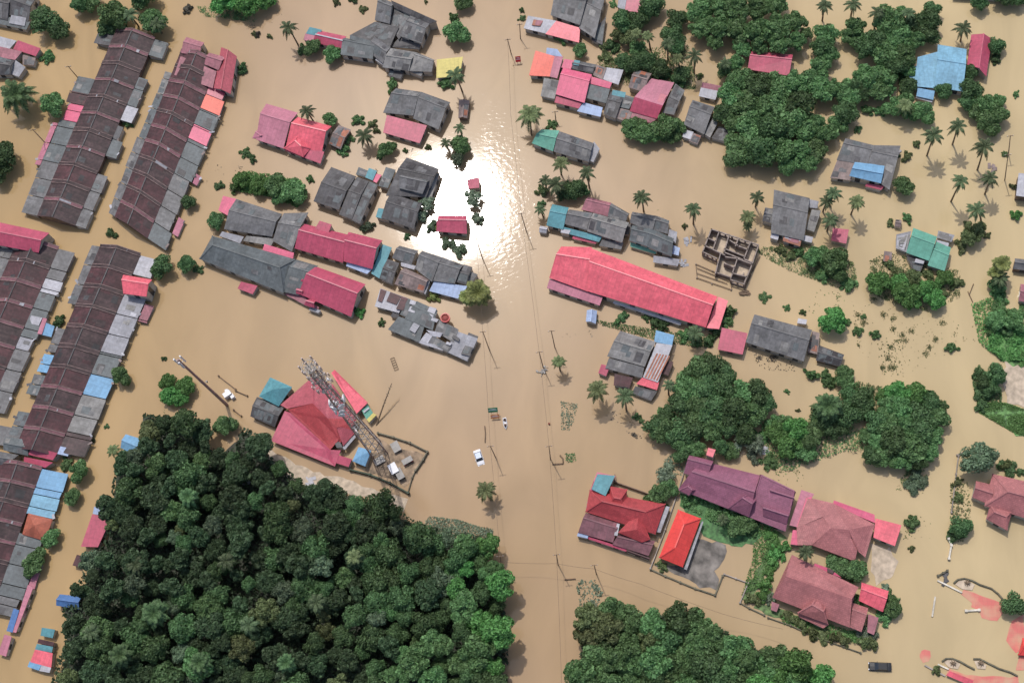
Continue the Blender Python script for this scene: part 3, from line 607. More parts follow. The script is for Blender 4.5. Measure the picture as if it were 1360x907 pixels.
# --- middle left
H('grey_house', 'wide grey house with a white step roof and a small pink left end', 'the wide grey house with the white step', 5, [
    ('s', 'hotpink', [(1185, 133), (1258, 150), (1218, 242), (1160, 210)], 2.1, 2.6), ('g', 'grey', [(1255, 150), (1500, 230), (1445, 350), (1190, 310)], 2.7, 4.0, {'r': .45}),
    ('g', 'grey', [(1508, 225), (1638, 222), (1550, 430), (1448, 372)], 2.6, 3.5, {'r': .4}), ('s', 'lgrey', [(1180, 322), (1295, 350), (1275, 386), (1165, 346)], 2.0, 2.3), ('s', 'grey2', [(1310, 345), (1460, 360), (1440, 398), (1290, 372)], 1.8, 2.1)])
H('slate_house', 'long slate grey hipped roof running into the crimson roofed house', 'the long slate hipped house', 6, [
    ('h', 'slate', [(-232, 345), (210, 470), (145, 650), (-300, 468)], 2.6, 4.4, {'ins': .1, 'r': .42}), ('g', 'slate', [(210, 470), (330, 505), (225, 660), (135, 640)], 2.4, 3.8, {'r': .3}), ('s', 'hotpink', [(45, 388), (202, 436), (195, 472), (35, 420)], 2.3, 2.6),
    ('s', 'crimson', [(-80, 588), (8, 610), (-18, 655), (-98, 625)], 1.6, 2.0), ('s', 'mauve', [(215, 640), (335, 725), (325, 745), (150, 655)], 1.4, 1.6)])
H('crimson_house', 'long crimson roofed house with a pale blue awning at its right end', 'the long crimson house with the blue awning', 6, [
    ('g', 'crimson', [(258, 282), (492, 340), (462, 488), (205, 412)], 2.6, 4.4, {'r': .38}), ('g', 'crimson', [(492, 325), (672, 370), (618, 522), (465, 480)], 2.9, 4.9, {'r': .40}),
    ('s', 'crimson', [(338, 265), (402, 285), (385, 330), (310, 312)], 3.3, 3.7), ('s', 'teal', [(672, 390), (722, 408), (655, 572), (612, 545)], 1.9, 2.4), ('s', 'paleblue', [(485, 485), (618, 522), (590, 548), (478, 505)], 1.9, 2.2)])
H('crimson_house', 'crimson roofed house with small dormer gables at the end of the long slate roof', 'the crimson house with dormers', 6, [
    ('g', 'crimson', [(318, 508), (582, 602), (505, 775), (225, 652)], 2.6, 4.8, {'r': .40}), ('p', 'crimson', [(240, 562), (275, 580), (262, 605), (225, 590)], 3.0, 3.6, {'open': 1}),
    ('g', 'crimson', [(222, 620), (255, 630), (248, 660), (212, 652)], 2.6, 3.3, {'open': 1}), ('g', 'crimson', [(285, 680), (318, 690), (310, 728), (255, 712)], 2.6, 3.4, {'open': 1}), ('x', 'maroonred', [[(520, 622, 3.9), (538, 628, 3.9), (505, 712, 3.2), (488, 700, 3.2)]], 0, 0), ('f', 'lgrey', [(290, 722), (345, 742), (330, 755), (280, 738)], 1.5, 1.5)])
H('grey_house', 'pair of long dark grey gables joined side by side, left of the bright water', 'the joined dark gables', 6, [
    ('g', 'dark', [(400, -20), (532, 30), (440, 208), (305, 162)], 2.8, 3.8, {'r': .5}), ('g', 'dark', [(535, 32), (600, 55), (508, 258), (440, 232)], 2.6, 3.4, {'r': .4}), ('g', 'dark', [(602, 55), (648, 75), (552, 282), (508, 262)], 2.4, 3.0, {'r': .4}),
    ('s', 'slate', [(545, -20), (620, 10), (600, 40), (530, 20)], 2.0, 2.3), ('s', 'teal', [(600, -15), (642, 0), (620, 52), (580, 35)], 2.2, 2.5), ('s', 'hotpink', [(635, 15), (668, 22), (640, 65), (612, 50)], 2.0, 2.2)])
H('grey_house', 'tall dark grey house in the brightest water with a small teal corner roof', 'the dark house in the bright water', 6, [
    ('g', 'dark', [(800, -70), (975, -10), (905, 140), (690, 132)], 2.8, 4.0, {'r': .35}), ('g', 'grey', [(770, 20), (922, 52), (885, 122), (758, 92)], 4.0, 4.9, {'r': .25}), ('s', 'slate', [(690, -20), (742, -5), (700, 92), (650, 80)], 2.1, 2.6),
    ('g', 'dark', [(715, 120), (882, 172), (838, 310), (665, 250)], 2.6, 3.5, {'r': .4}), ('s', 'teal', [(650, 198), (706, 206), (700, 262), (636, 245)], 2.2, 2.6), ('s', 'grey2', [(905, 20), (975, 15), (930, 150), (880, 150)], 2.0, 2.3)])
H('hut', 'tiny crimson roofed hut above a tree in the bright water', 'the tiny crimson hut', 6, [('s', 'crimson', [(1122, 46), (1185, 34), (1186, 90), (1126, 96)], 1.9, 2.3)], cat='hut')
H('pavilion', 'small crimson gabled pavilion beside the bright water', 'the small crimson pavilion', 6, [('g', 'crimson', [(968, 238), (1122, 238), (1120, 335), (958, 322)], 2.3, 3.2, {'r': .35})], cat='pavilion')
H('grey_house', 'cluster of grey roofs with a pale blue front awning below the crimson pavilion', 'the grey cluster with the pale blue front', 6, [
    ('g', 'grey', [(762, 398), (862, 425), (825, 500), (722, 462)], 2.5, 3.3, {'r': .35}), ('g', 'grey', [(882, 425), (992, 460), (935, 590), (845, 520)], 2.9, 3.9, {'r': .3}), ('g', 'grey', [(992, 460), (1102, 500), (1055, 600), (940, 585)], 2.8, 3.7, {'r': .3}),
    ('g', 'dark', [(1104, 497), (1150, 512), (1115, 605), (1062, 590)], 2.4, 3.0), ('s', 'grey', [(1140, 535), (1178, 550), (1140, 600), (1112, 590)], 1.6, 2.0), ('g', 'dark', [(698, 468), (762, 490), (722, 602), (655, 572)], 2.3, 2.9), ('g', 'brown', [(788, 515), (922, 575), (890, 650), (735, 602)], 2.4, 3.3, {'r': .3}),
    ('s', 'white', [(770, 485), (850, 505), (840, 525), (770, 505)], 2.2, 2.4), ('s', 'paleblue', [(945, 588), (1122, 612), (1085, 682), (920, 638)], 1.8, 2.4), ('s', 'lgrey', [(905, 578), (925, 585), (900, 655), (880, 645)], 2.2, 2.4)])
H('patchwork_shed', 'long low shed roofed with grey and white patches and a maroon left end', 'the long patchwork shed', 'patch', [
    ('s', 'white', [(115, 98), (400, 200), (300, 345), (58, 278)], 2.0, 2.5), ('f', 'maroonred', [(118, 100), (180, 122), (128, 238), (90, 220)], 2.5, 2.5, {'open': 1}), ('f', 'maroonred', [(215, 135), (330, 178), (275, 262), (175, 225)], 2.5, 2.5, {'open': 1}), ('f', 'maroonred', [(330, 178), (395, 200), (345, 320), (272, 305)], 2.55, 2.5, {'open': 1}),
    ('s', 'dark', [(245, 330), (310, 345), (290, 400), (215, 378)], 1.3, 1.6), ('g', 'slate', [(480, 225), (690, 320), (640, 520), (360, 400)], 2.6, 3.0, {'r': .3}), ('s', 'slate', [(395, 200), (490, 235), (430, 410), (310, 360)], 2.3, 2.7), ('s', 'slate', [(300, 380), (560, 470), (505, 640), (190, 510)], 2.0, 2.5),
    ('f', 'white', [(418, 210), (475, 232), (460, 272), (405, 252)], 2.95, 2.9, {'open': 1}), ('f', 'white', [(415, 278), (478, 300), (455, 345), (392, 325)], 2.95, 2.9, {'open': 1}), ('f', 'white', [(610, 280), (680, 300), (640, 395), (585, 330)], 3.15, 3.1, {'open': 1}), ('f', 'white', [(635, 385), (700, 410), (680, 440), (620, 418)], 3.0, 3.0, {'open': 1}), ('f', 'lgrey', [(450, 440), (512, 470), (460, 548), (405, 515)], 2.62, 2.6, {'open': 1}),
    ('s', 'grey', [(700, 410), (900, 510), (850, 640), (660, 530)], 2.3, 2.7), ('s', 'white', [(575, 515), (740, 545), (715, 590), (640, 580)], 2.5, 2.9, {'open': 1}), ('s', 'white', [(575, 540), (640, 570), (590, 650), (512, 625)], 2.1, 2.5), ('s', 'grey', [(640, 570), (830, 680), (790, 740), (600, 640)], 2.0, 2.4),
    ('s', 'white', [(512, 622), (760, 690), (740, 722), (500, 645)], 1.9, 2.1), ('s', 'lgrey', [(860, 520), (1092, 600), (985, 828), (780, 735)], 1.9, 2.5), ('f', 'dark', [(965, 672), (1040, 690), (1010, 778), (922, 755)], 2.5, 2.5, {'open': 1}), ('f', 'dark', [(1000, 540), (1098, 580), (1085, 605), (990, 565)], 2.4, 2.4, {'open': 1}), ('f', 'white', [(782, 630), (832, 650), (815, 672), (770, 655)], 2.75, 2.7, {'open': 1}), ('f', 'dark', [(850, 560), (910, 600), (900, 635), (830, 590)], 2.85, 2.8, {'open': 1})], cat='shed')
# --- centre right
H('teal_grey_house', 'long grey roofed house with a teal left end and teal front strip', 'the teal and grey long house', 7, [
    ('g', 'teal', [(215, 178), (302, 196), (272, 312), (183, 290)], 2.5, 3.5, {'r': .4}), ('g', 'grey', [(305, 205), (428, 225), (398, 315), (278, 282)], 2.8, 3.6, {'r': .4}), ('g', 'grey2', [(432, 224), (622, 275), (585, 382), (398, 322)], 3.0, 4.2, {'r': .4}),
    ('s', 'teal', [(275, 298), (478, 350), (462, 378), (262, 325)], 2.0, 2.4), ('g', 'mauve', [(405, 140), (528, 170), (508, 242), (368, 206)], 2.3, 3.0, {'r': .3}), ('g', 'grey', [(528, 172), (625, 228), (600, 282), (508, 242)], 2.3, 3.2, {'r': .3}), ('s', 'grey', [(478, 365), (592, 382), (580, 418), (462, 398)], 1.5, 1.9), ('s', 'crimson', [(325, 345), (452, 372), (445, 388), (320, 360)], 1.4, 1.6), ('s', 'white', [(262, 308), (312, 316), (302, 336), (258, 328)], 2.2, 2.3), ('f', 'dark', [(612, 280), (640, 285), (620, 340), (595, 335)], 1.6, 1.6)])
H('hut', 'tiny white hut in the water at the corner of the teal ended long house', 'the tiny white hut', 7, [('g', 'white', [(150, 292), (192, 300), (182, 332), (144, 326)], 1.4, 1.9)], cat='hut')
H('grey_house', 'grey roofed house with a green wall and a pale lean-to next to the unfinished building', 'the grey house with the green wall', 7, [
    ('g', 'grey', [(640, 218), (772, 240), (745, 325), (625, 275)], 2.6, 3.3, {'r': .35}), ('g', 'grey', [(772, 240), (836, 265), (828, 335), (745, 315)], 2.4, 3.2, {'r': .35}), ('g', 'slate', [(640, 288), (752, 312), (718, 402), (622, 370)], 2.9, 3.8, {'r': .35}), ('g', 'slate', [(752, 312), (860, 360), (848, 455), (718, 405)], 2.9, 3.9, {'r': .35}),
    ('s', 'green', [(628, 378), (772, 425), (762, 442), (628, 402)], 1.2, 1.5), ('s', 'lgrey', [(752, 450), (892, 470), (880, 506), (750, 486)], 1.5, 1.9), ('s', 'lgrey', [(835, 310), (878, 325), (870, 385), (828, 350)], 1.9, 2.3), ('s', 'paleblue', [(858, 395), (892, 410), (885, 450), (850, 440)], 1.8, 2.1)])
H('long_hall', 'very long bright red metal roofed hall, the largest roof in the village', 'the very long red hall', 7, [
    ('g', 'red', [(262, 402), (425, 405), (405, 642), (198, 568)], 3.0, 5.0, {'r': .36}), ('g', 'red', [(420, 412), (1092, 668), (1030, 832), (405, 640)], 3.2, 5.4, {'r': .40}), ('s', 'red', [(1095, 668), (1148, 690), (1100, 840), (1034, 834)], 2.9, 3.1),
    ('s', 'pink', [(200, 572), (482, 672), (465, 715), (185, 622)], 1.9, 2.4), ('s', 'pink', [(445, 425), (550, 460), (540, 480), (430, 450)], 2.4, 2.6), ('s', 'white', [(545, 690), (900, 805), (895, 820), (535, 702)], 1.4, 1.6)], cat='hall')
H('hut', 'small floating blue and white hut in the water below the red hall', 'the small blue hut below the red hall', 7, [('g', 'paleblue', [(398, 740), (392, 800), (445, 812), (452, 742)], 1.6, 2.2)], cat='hut')
H('ruin_house', 'grey house with rust and white striped sheets and red side roofs', 'the grey house with rusty stripes', 11, [
    ('g', 'grey2', [(575, -58), (765, 0), (705, 132), (505, 76)], 2.9, 3.9, {'r': .45}), ('s', 'grey', [(515, 85), (702, 135), (690, 192), (495, 140)], 2.1, 2.6), ('s', 'white', [(768, 5), (852, 18), (775, 215), (695, 188)], 2.6, 3.0),
    ('s', 'skyblue', [(765, -62), (862, -35), (850, 18), (755, 0)], 2.7, 3.0), ('s', 'crimson', [(475, 118), (520, 130), (500, 182), (458, 165)], 1.6, 2.0), ('s', 'maroonred', [(545, 168), (642, 190), (625, 242), (540, 230)], 1.6, 2.0), ('s', 'red', [(692, 190), (782, 215), (770, 256), (660, 222)], 2.0, 2.4), ('s', 'dark', [(655, 235), (772, 262), (740, 312), (635, 272)], 1.3, 1.7), ('s', 'maroonred', [(812, 100), (858, 106), (830, 178), (792, 165)], 1.6, 2.0)]
    + [('x', 'rust', [[(768+i*16, 60+i*3, 3.0), (776+i*16, 62+i*3, 3.0), (712+i*15, 190+i*4, 2.72), (704+i*15, 187+i*4, 2.72)]], 0, 0) for i in range(5)])
H('grey_house', 'plain dark grey gabled house joined to a crimson pink square roof', 'the dark grey house by the pink square roof', 8, [
    ('g', 'grey', [(-72, 762), (235, 845), (190, 1012), (-118, 910)], 2.6, 4.0, {'r': .4}), ('s', 'brown', [(235, 850), (275, 860), (265, 975), (210, 960)], 1.5, 1.8, {'patch': 8}), ('f', 'white', [(160, 782), (208, 790), (202, 815), (155, 808)], 2.1, 2.1)])
H('pink_annex', 'small square crimson pink roof between the red hall and the dark grey house', 'the square pink roof', 7, [('s', 'crimson', [(1115, 832), (1252, 862), (1225, 975), (1092, 948)], 2.0, 2.6)], cat='annexe')
H('raft_shack', 'small ruined shack of bare rafters and loose sheets right of the dark grey house', 'the ruined shack', 12, [
    ('g', 'dark', [(272, 18), (405, 68), (382, 132), (254, 98)], 1.6, 2.2, {'patch': 26}), ('s', 'brown', [(225, -15), (272, 0), (262, 60), (212, 60)], 1.2, 1.5, {'patch': 6})], cat='shack', wall='walldark')
H('grey_house', 'grey house with rusty roof strips and white corner sheets, right of the unfinished building', 'the grey house with rusty strips', 8, [
    ('g', 'grey', [(32, 100), (222, 145), (190, 370), (15, 330)], 2.8, 4.0, {'r': .4}), ('s', 'grey2', [(232, 205), (282, 212), (245, 325), (202, 310)], 1.9, 2.3), ('g', 'grey', [(-15, 195), (52, 205), (30, 282), (-30, 265)], 2.3, 2.9), ('s', 'rust', [(98, 285), (192, 312), (170, 402), (78, 372)], 2.3, 2.8, {'patch': 14}), ('s', 'white', [(185, 340), (240, 352), (232, 382), (178, 370)], 1.9, 2.1), ('s', 'white', [(18, 330), (60, 340), (52, 368), (12, 355)], 2.0, 2.2), ('s', 'lgrey', [(215, 150), (270, 162), (262, 200), (220, 195)], 2.0, 2.3)])
H('hut', 'small square pink roofed hut between palms and a round tree', 'the small pink hut', 8, [('s', 'crimson', [(345, 303), (430, 312), (415, 387), (335, 370)], 1.9, 2.3)], cat='hut')
H('green_house', 'sea green metal roofed house with white scrap sheets around it', 'the sea green house', 8, [
    ('g', 'green', [(772, 303), (898, 350), (855, 478), (734, 435)], 2.8, 4.0, {'r': .4}), ('g', 'green', [(895, 370), (972, 408), (938, 532), (848, 502)], 2.4, 3.2, {'r': .4}), ('s', 'lgrey', [(905, 318), (992, 342), (975, 378), (898, 355)], 1.9, 2.3, {'patch': 8}), ('s', 'white', [(895, 366), (962, 384), (955, 408), (888, 388)], 2.4, 2.6),
    ('s', 'lgrey', [(682, 338), (762, 320), (735, 432), (680, 412)], 1.7, 2.2, {'patch': 8}), ('s', 'dark', [(735, 450), (835, 475), (810, 535), (770, 525)], 1.4, 1.8), ('f', 'white', [(785, 465), (832, 478), (825, 495), (778, 485)], 2.2, 2.2)])
H('hut', 'tiny brown hut in the water left of the sea green house', 'the tiny brown hut', 8, [('g', 'brown', [(678, 258), (710, 262), (705, 300), (672, 295)], 1.3, 1.8)], cat='hut')
H('shed', 'scrap wood shed leaning in the water below the tiny brown hut', 'the scrap wood shed', 8, [('s', 'brown', [(618, 425), (660, 432), (655, 485), (612, 480)], .9, 1.3, {'patch': 8})], cat='shed')
H('white_house', 'white flat roofed block cut off by the right edge', 'the white block at the right edge', 8, [('s', 'white', [(1332, 12), (1420, 20), (1410, 145), (1318, 132)], 3.0, 3.4)], wall='walldark')
H('hut', 'dark grey hut at the right edge beside the yellow green palm', 'the dark hut at the right edge', 8, [('g', 'grey', [(1312, 465), (1420, 475), (1410, 535), (1300, 520)], 2.0, 2.8)], cat='hut', wall='walldark')
H('hut', 'narrow red hut at the right edge below the dark grey hut', 'the red hut at the right edge', 8, [('g', 'mauve', [(1342, 600), (1420, 615), (1410, 705), (1332, 690)], 1.8, 2.5)], cat='hut')
# --- temple-like red house by the tower
H('hut', 'teal pyramid roofed pavilion at the left of the big red hipped house', 'the teal pyramid pavilion', 10, [('p', 'teal', [(75, 188), (192, 240), (120, 342), (15, 290)], 2.8, 4.4)], cat='pavilion')
H('shack', 'black weathered shack in front of the teal pyramid pavilion', 'the black shack', 10, [('g', 'dark', [(5, 292), (152, 345), (100, 452), (-30, 395)], 1.9, 2.7, {'patch': 12})], cat='shack', wall='walldark')
E, Q = 2.6, 5.4
H('red_hall', 'big red and crimson hipped roof hall under the leaning view of the lattice tower', 'the big red hipped hall', 'temple', [
    ('x', 'rosewood', [[(102, 352, E), (298, 180, E), (296, 342, Q), (140, 375, E+.5)], [(298, 180, E), (420, 230, E), (560, 440, E), (385, 432, Q-.3), (296, 342, Q)]], 0, 0),
    ('x', 'brick', [[(145, 380, E+.4), (296, 342, Q), (385, 432, Q-.3), (440, 490, 4.2), (455, 560, 3.3), (402, 622, E)], [(385, 432, Q-.3), (560, 440, E), (545, 470, E), (440, 490, 4.2)]], 0, 0),
    ('x', 'crimson', [[(128, 388, 2.5), (165, 400, 2.6), (402, 622, 2.6), (465, 625, 2.5), (430, 722, 1.9), (45, 568, 1.9)]], 0, 0),
    ('x', 'brick', [[(440, 490, 4.0), (545, 470, 2.8), (455, 590, 2.8)]], 0, 0), ('x', 'rosewood', [[(440, 490, 4.0), (470, 485, 3.9), (560, 510, 2.5), (480, 600, 2.5)]], 0, 0), ('s', 'lgrey', [(548, 532), (556, 545), (490, 622), (470, 612)], 2.1, 2.3, {'open': 1}),
    ('f', 'crimson', [(150, 400), (420, 260), (520, 440), (400, 600)], 1.6, 1.6), ('f', 'dark', [(425, 572), (462, 575), (475, 608), (440, 610)], 3.0, 3.0)], cat='hall')
H('red_annexe', 'bright red strip roof along the upper right side of the big red hall', 'the bright red strip roof', 'temple', [('s', 'red', [(428, 140), (628, 338), (560, 405), (408, 160)], 2.6, 3.2)], cat='annexe')
H('hut', 'square bright blue roofed hut between the red hall and the tower yard', 'the bright blue hut', 'temple', [('p', 'skyblue', [(572, 605), (650, 625), (612, 722), (535, 690)], 2.2, 2.8), ], cat='hut')
H('annexe', 'small crimson annexe roof attached at the bottom corner of the red hall', 'the small crimson annexe', 'temple', [('s', 'crimson', [(455, 655), (532, 678), (512, 725), (438, 702)], 2.0, 2.4)], cat='annexe')
H('shed', 'green and yellow striped shed beside the tower', 'the green striped shed', 'temple', [('s', 'green', [(590, 382), (628, 350), (660, 400), (620, 440)], 2.0, 2.4), ('s', 'yellow', [(620, 440), (660, 400), (680, 412), (635, 458)], 1.8, 2.0), ('s', 'white', [(600, 390), (632, 366), (638, 374), (606, 400)], 2.6, 2.6, {'open': 1}), ('f', 'dark', [(570, 335), (605, 328), (612, 350), (585, 362)], 2.3, 2.3)], cat='shed')
# --- courtyard houses, lower right
H('red_house', 'house with a red hipped roof, plum front roofs and a square blue corner roof', 'the red hipped house with the blue corner', 'court', [
    ('g', 'crimson', [(150, 75), (262, 100), (200, 215), (108, 185)], 3.3, 3.6), ('s', 'teal', [(152, 88), (258, 98), (200, 220), (115, 178)], 3.8, 4.0, {'open': 1}),
    ('h', 'brick', [(105, 185), (562, 268), (500, 450), (80, 315)], 2.8, 4.8, {'ins': .2, 'r': .45}), ('h', 'brick', [(230, 160), (330, 180), (320, 330), (215, 310)], 3.2, 4.9, {'ins': .3}),
    ('g', 'plumgrey', [(82, 320), (285, 385), (245, 500), (35, 440)], 2.4, 3.2, {'r': .3}), ('g', 'plumgrey', [(285, 450), (500, 490), (460, 580), (240, 510)], 2.3, 2.9, {'r': .3}), ('p', 'brick', [(400, 310), (470, 480), (420, 500), (275, 440)], 3.4, 5.0),
    ('s', 'white', [(270, 385), (286, 388), (272, 460), (252, 455)], 3.1, 3.2, {'open': 1}), ('s', 'paleblue', [(35, 440), (98, 455), (92, 475), (28, 460)], 2.0, 2.2), ('s', 'lgrey', [(565, 280), (588, 285), (530, 440), (505, 435)], 2.2, 2.4), ('s', 'crimson', [(98, 462), (330, 540), (325, 555), (95, 478)], 1.7, 1.9), ('g', 'maroonred', [(330, 540), (470, 590), (462, 605), (325, 555)], 1.5, 1.8)])
H('vermilion_house', 'narrow house with a vivid vermilion hipped roof inside the walled yard', 'the vivid vermilion house', 'court', [
    ('h', 'vermilion', [(638, 302), (522, 590), (665, 648), (775, 355)], 2.6, 4.4, {'ins': .26, 'r': .47}), ('f', 'maroonred', [(598, 538), (642, 552), (636, 566), (600, 556)], 3.6, 3.6, {'open': 1}), ('s', 'lgrey', [(780, 370), (790, 375), (690, 665), (672, 658)], 1.6, 1.7, {'open': 1})])
H('plum_house', 'very large plum coloured tiled roof with a raised left wing', 'the plum tiled house', 'court', [
    ('g', 'plum', [(705, -25), (852, 8), (805, 128), (672, 82)], 4.0, 5.4, {'r': .3}), ('g', 'plum', [(790, 10), (1130, 95), (1060, 345), (640, 178)], 2.9, 5.2, {'r': .47}), ('h', 'plum', [(1130, 95), (1345, 200), (1280, 432), (1060, 345)], 2.9, 5.2, {'ins': .05, 'r': .05}),
    ('h', 'plum', [(730, 135), (760, 180), (700, 215), (642, 185)], 3.0, 4.0), ('g', 'plum', [(1180, 165), (1340, 215), (1325, 280), (1200, 240)], 3.7, 5.2, {'r': .4}), ('g', 'plum', [(1140, 270), (1305, 320), (1290, 390), (1150, 340)], 3.6, 5.0, {'r': .4}), ('h', 'plum', [(1090, 190), (1115, 230), (1060, 345), (940, 292)], 3.2, 5.6, {'ins': .1})])
H('water_tank_tower', 'small bright red chimney like box on the plum house corner', 'the red box on the plum roof', 11, [('f', 'red', [(1042, 562), (1082, 572), (1066, 612), (1032, 600)], 5.6, 5.6)], cat='roof box')
H('rose_house', 'broad rose tiled hipped roof framed by bright pink flat strips', 'the broad rose tiled house', 'rose', [
    ('x', 'tilerose', [[(200, 78, 3), (340, 110, 3), (560, 222, 3), (420, 250, 5.0), (330, 240, 5.2), (285, 182, 4.4), (150, 240, 3.0)], [(150, 240, 3.0), (285, 182, 4.2), (330, 240, 5.2), (230, 330, 3.0), (155, 330, 2.8)], [(330, 240, 5.2), (420, 250, 5.0), (440, 300, 4.0), (475, 330, 3.0), (455, 415, 2.7), (230, 330, 2.9)], [(420, 250, 5.0), (560, 222, 3.0), (510, 395, 2.7), (475, 365, 3.0)]], 0, 0),
    ('s', 'pink', [(175, 40), (242, 62), (150, 235), (112, 225)], 2.6, 3.0), ('s', 'hotpink', [(232, 75), (200, 85), (150, 235), (175, 235)], 3.0, 3.1, {'open': 1}), ('s', 'hotpink', [(345, 95), (558, 170), (562, 215), (340, 120)], 2.7, 3.0), ('s', 'hotpink', [(130, 250), (175, 255), (155, 330), (118, 325)], 2.2, 2.5),
    ('f', 'tilerose', [(200, 150), (500, 230), (450, 380), (190, 300)], 2.2, 2.2)])
H('carport', 'flat bright crimson carport roof at the right of the broad rose house', 'the bright crimson carport', 'rose', [('s', 'red', [(565, 190), (700, 225), (665, 335), (552, 290)], 2.6, 3.0)], cat='carport')
H('rose_house', 'large dusky rose house with three small front gables, lowest in the courtyard group', 'the dusky rose house with front gables', 'rose', [
    ('x', 'tilerose', [[(125, 380, 3.0), (475, 550, 3.0), (440, 612, 5.7), (92, 492, 5.7)], [(92, 492, 5.7), (440, 612, 5.7), (428, 762, 2.9), (22, 604, 2.9)], [(125, 380, 3.0), (92, 492, 5.7), (22, 604, 2.9)]], 0, 0), ('f', 'tilerose', [(130, 400), (460, 560), (420, 745), (35, 600)], 2.4, 2.4), ('h', 'tilerose', [(262, 590), (300, 650), (312, 742), (155, 685)], 3.3, 5.0, {'ins': .2}),
    ('g', 'tilerose', [(440, 630), (525, 660), (490, 785), (430, 760)], 2.6, 3.6, {'r': .3}), ('s', 'mauve', [(525, 690), (580, 710), (555, 800), (520, 785)], 1.9, 2.3), ('s', 'tilerose', [(155, 685), (320, 745), (290, 765), (160, 705)], 2.0, 2.5), ('s', 'mauve', [(20, 625), (60, 640), (45, 680), (15, 668)], 1.5, 1.8), ('s', 'hotpink', [(245, 425), (330, 455), (385, 500), (235, 450)], 2.8, 3.2), ('s', 'maroonred', [(310, 450), (345, 462), (340, 480), (310, 470)], 3.4, 3.4)])
H('red_gable', 'small bright red gabled annexe at the right end of the dusky rose house', 'the small red gable', 'rose', [('g', 'red', [(490, 525), (632, 570), (602, 680), (475, 620)], 2.5, 3.6, {'r': .4})], cat='annexe')
H('rose_house', 'rose tiled hipped roof cut by the right edge above the flooded forecourt', 'the rose roof at the right edge', 12, [
    ('h', 'tilerose', [(1192, 700), (1500, 770), (1450, 960), (1150, 870)], 2.8, 5.0, {'ins': .3}), ('g', 'tilerose', [(1105, 738), (1200, 760), (1180, 865), (1085, 825)], 2.7, 3.8, {'ins': 0}), ('h', 'tilerose', [(1180, 860), (1300, 890), (1270, 1000), (1160, 940)], 2.4, 3.6)])
# --- lower left huts along the forest
H('shed', 'long red roofed shed half hidden by the edge of the forest', 'the red shed by the forest', 13, [('s', 'crimson', [(490, 10), (592, 28), (520, 185), (430, 182)], 2.0, 2.4), ('s', 'paleblue', [(500, -30), (600, -10), (590, 28), (492, 8)], 2.1, 2.4), ('s', 'maroonred', [(408, 225), (440, 232), (420, 290), (385, 282)], 1.6, 1.9)], cat='shed')
H('hut', 'blue roofed hut by the leaf fringed forest corner, highest along the left bank', 'the blue hut at the forest corner', 9, [('g', 'skyblue', [(668, 490), (752, 515), (720, 605), (640, 562)], 2.0, 2.8)], cat='hut')
H('hut', 'dull blue hut peeking out from under the forest edge', 'the dull blue hut', 13, [('g', 'deepblue', [(318, 435), (432, 448), (420, 515), (298, 495)], 2.0, 2.8), ('s', 'teal', [(222, 612), (292, 622), (280, 668), (215, 655)], 1.6, 2.0)], cat='hut')
H('shed', 'shed striped red, white and blue at the bottom left bank', 'the red white and blue shed', 13, [('s', 'maroonred', [(205, 672), (290, 690), (282, 712), (198, 695)], 1.9, 2.1), ('s', 'teal', [(196, 698), (282, 714), (275, 745), (186, 728)], 1.9, 2.1), ('s', 'red', [(186, 728), (280, 748), (272, 825), (160, 795)], 1.9, 2.2), ('s', 'skyblue', [(158, 790), (222, 808), (205, 840), (146, 820)], 1.7, 1.9), ('s', 'white', [(222, 808), (272, 825), (262, 852), (208, 842)], 1.7, 1.9)], cat='shed')
H('hut', 'row of roofs cut off by the top right corner', 'the roofs in the top right corner', 4, [('s', 'dark', [(980, -120), (1420, -60), (1420, 0), (980, -20)], 1.8, 2.3)], cat='house')
H('hut', 'small blue and pink roofed stalls tucked against the left edge terrace', 'the blue and pink stalls', 5, [('s', 'pink', [(228, 780), (250, 785), (222, 868), (198, 865)], 2.0, 2.2), ('s', 'skyblue', [(240, 805), (290, 825), (272, 882), (222, 870)], 1.7, 2.0), ('s', 'white', [(165, 768), (225, 780), (205, 822), (150, 808)], 2.0, 2.2)], cat='stall')
# ------------------------------------------------------------------ foliage
import numpy as np
def quads_mesh(name, C, Nn, sz, mat, core=None):
    """leaf sprays: C centres, Nn normals, sz half sizes -> one mesh of folded leaf faces"""
    rs = np.random.RandomState(len(C) % 9973)
    t = rs.normal(size=C.shape); u = np.cross(Nn, t); u /= np.linalg.norm(u, axis=1)[:, None]+1e-9; v = np.cross(Nn, u)
    a = sz[:, None]; b = a*rs.uniform(.45, .8, size=(len(C), 1))
    V = np.stack([C-u*a, C-v*b+Nn*b*.2, C+u*a, C+v*b+Nn*b*.2], 1).reshape(-1, 3)
    k = len(C); Fc = [(4*i, 4*i+1, 4*i+2, 4*i+3) for i in range(k)]
    V = [tuple(x) for x in V]
    if core:
        for cv, cf in core:
            o = len(V); V += cv; Fc += [tuple(q+o for q in f) for f in cf]
    me = bpy.data.meshes.new(name); me.from_pydata(V, [], Fc); me.materials.append(mat); me.update(); return me
def ico(c, r, rs, sub=1, sq=.8):
    bm = bmesh.new(); bmesh.ops.create_icosphere(bm, subdivisions=sub+1, radius=1)
    vs = [(c[0]+v.co.x*r*(1+rs.uniform(-.18, .18)), c[1]+v.co.y*r*(1+rs.uniform(-.18, .18)), c[2]+v.co.z*r*sq*(1+rs.uniform(-.18, .18))) for v in bm.verts]
    fs = [tuple(v.index for v in f.verts) for f in bm.faces]; bm.free(); return vs, fs
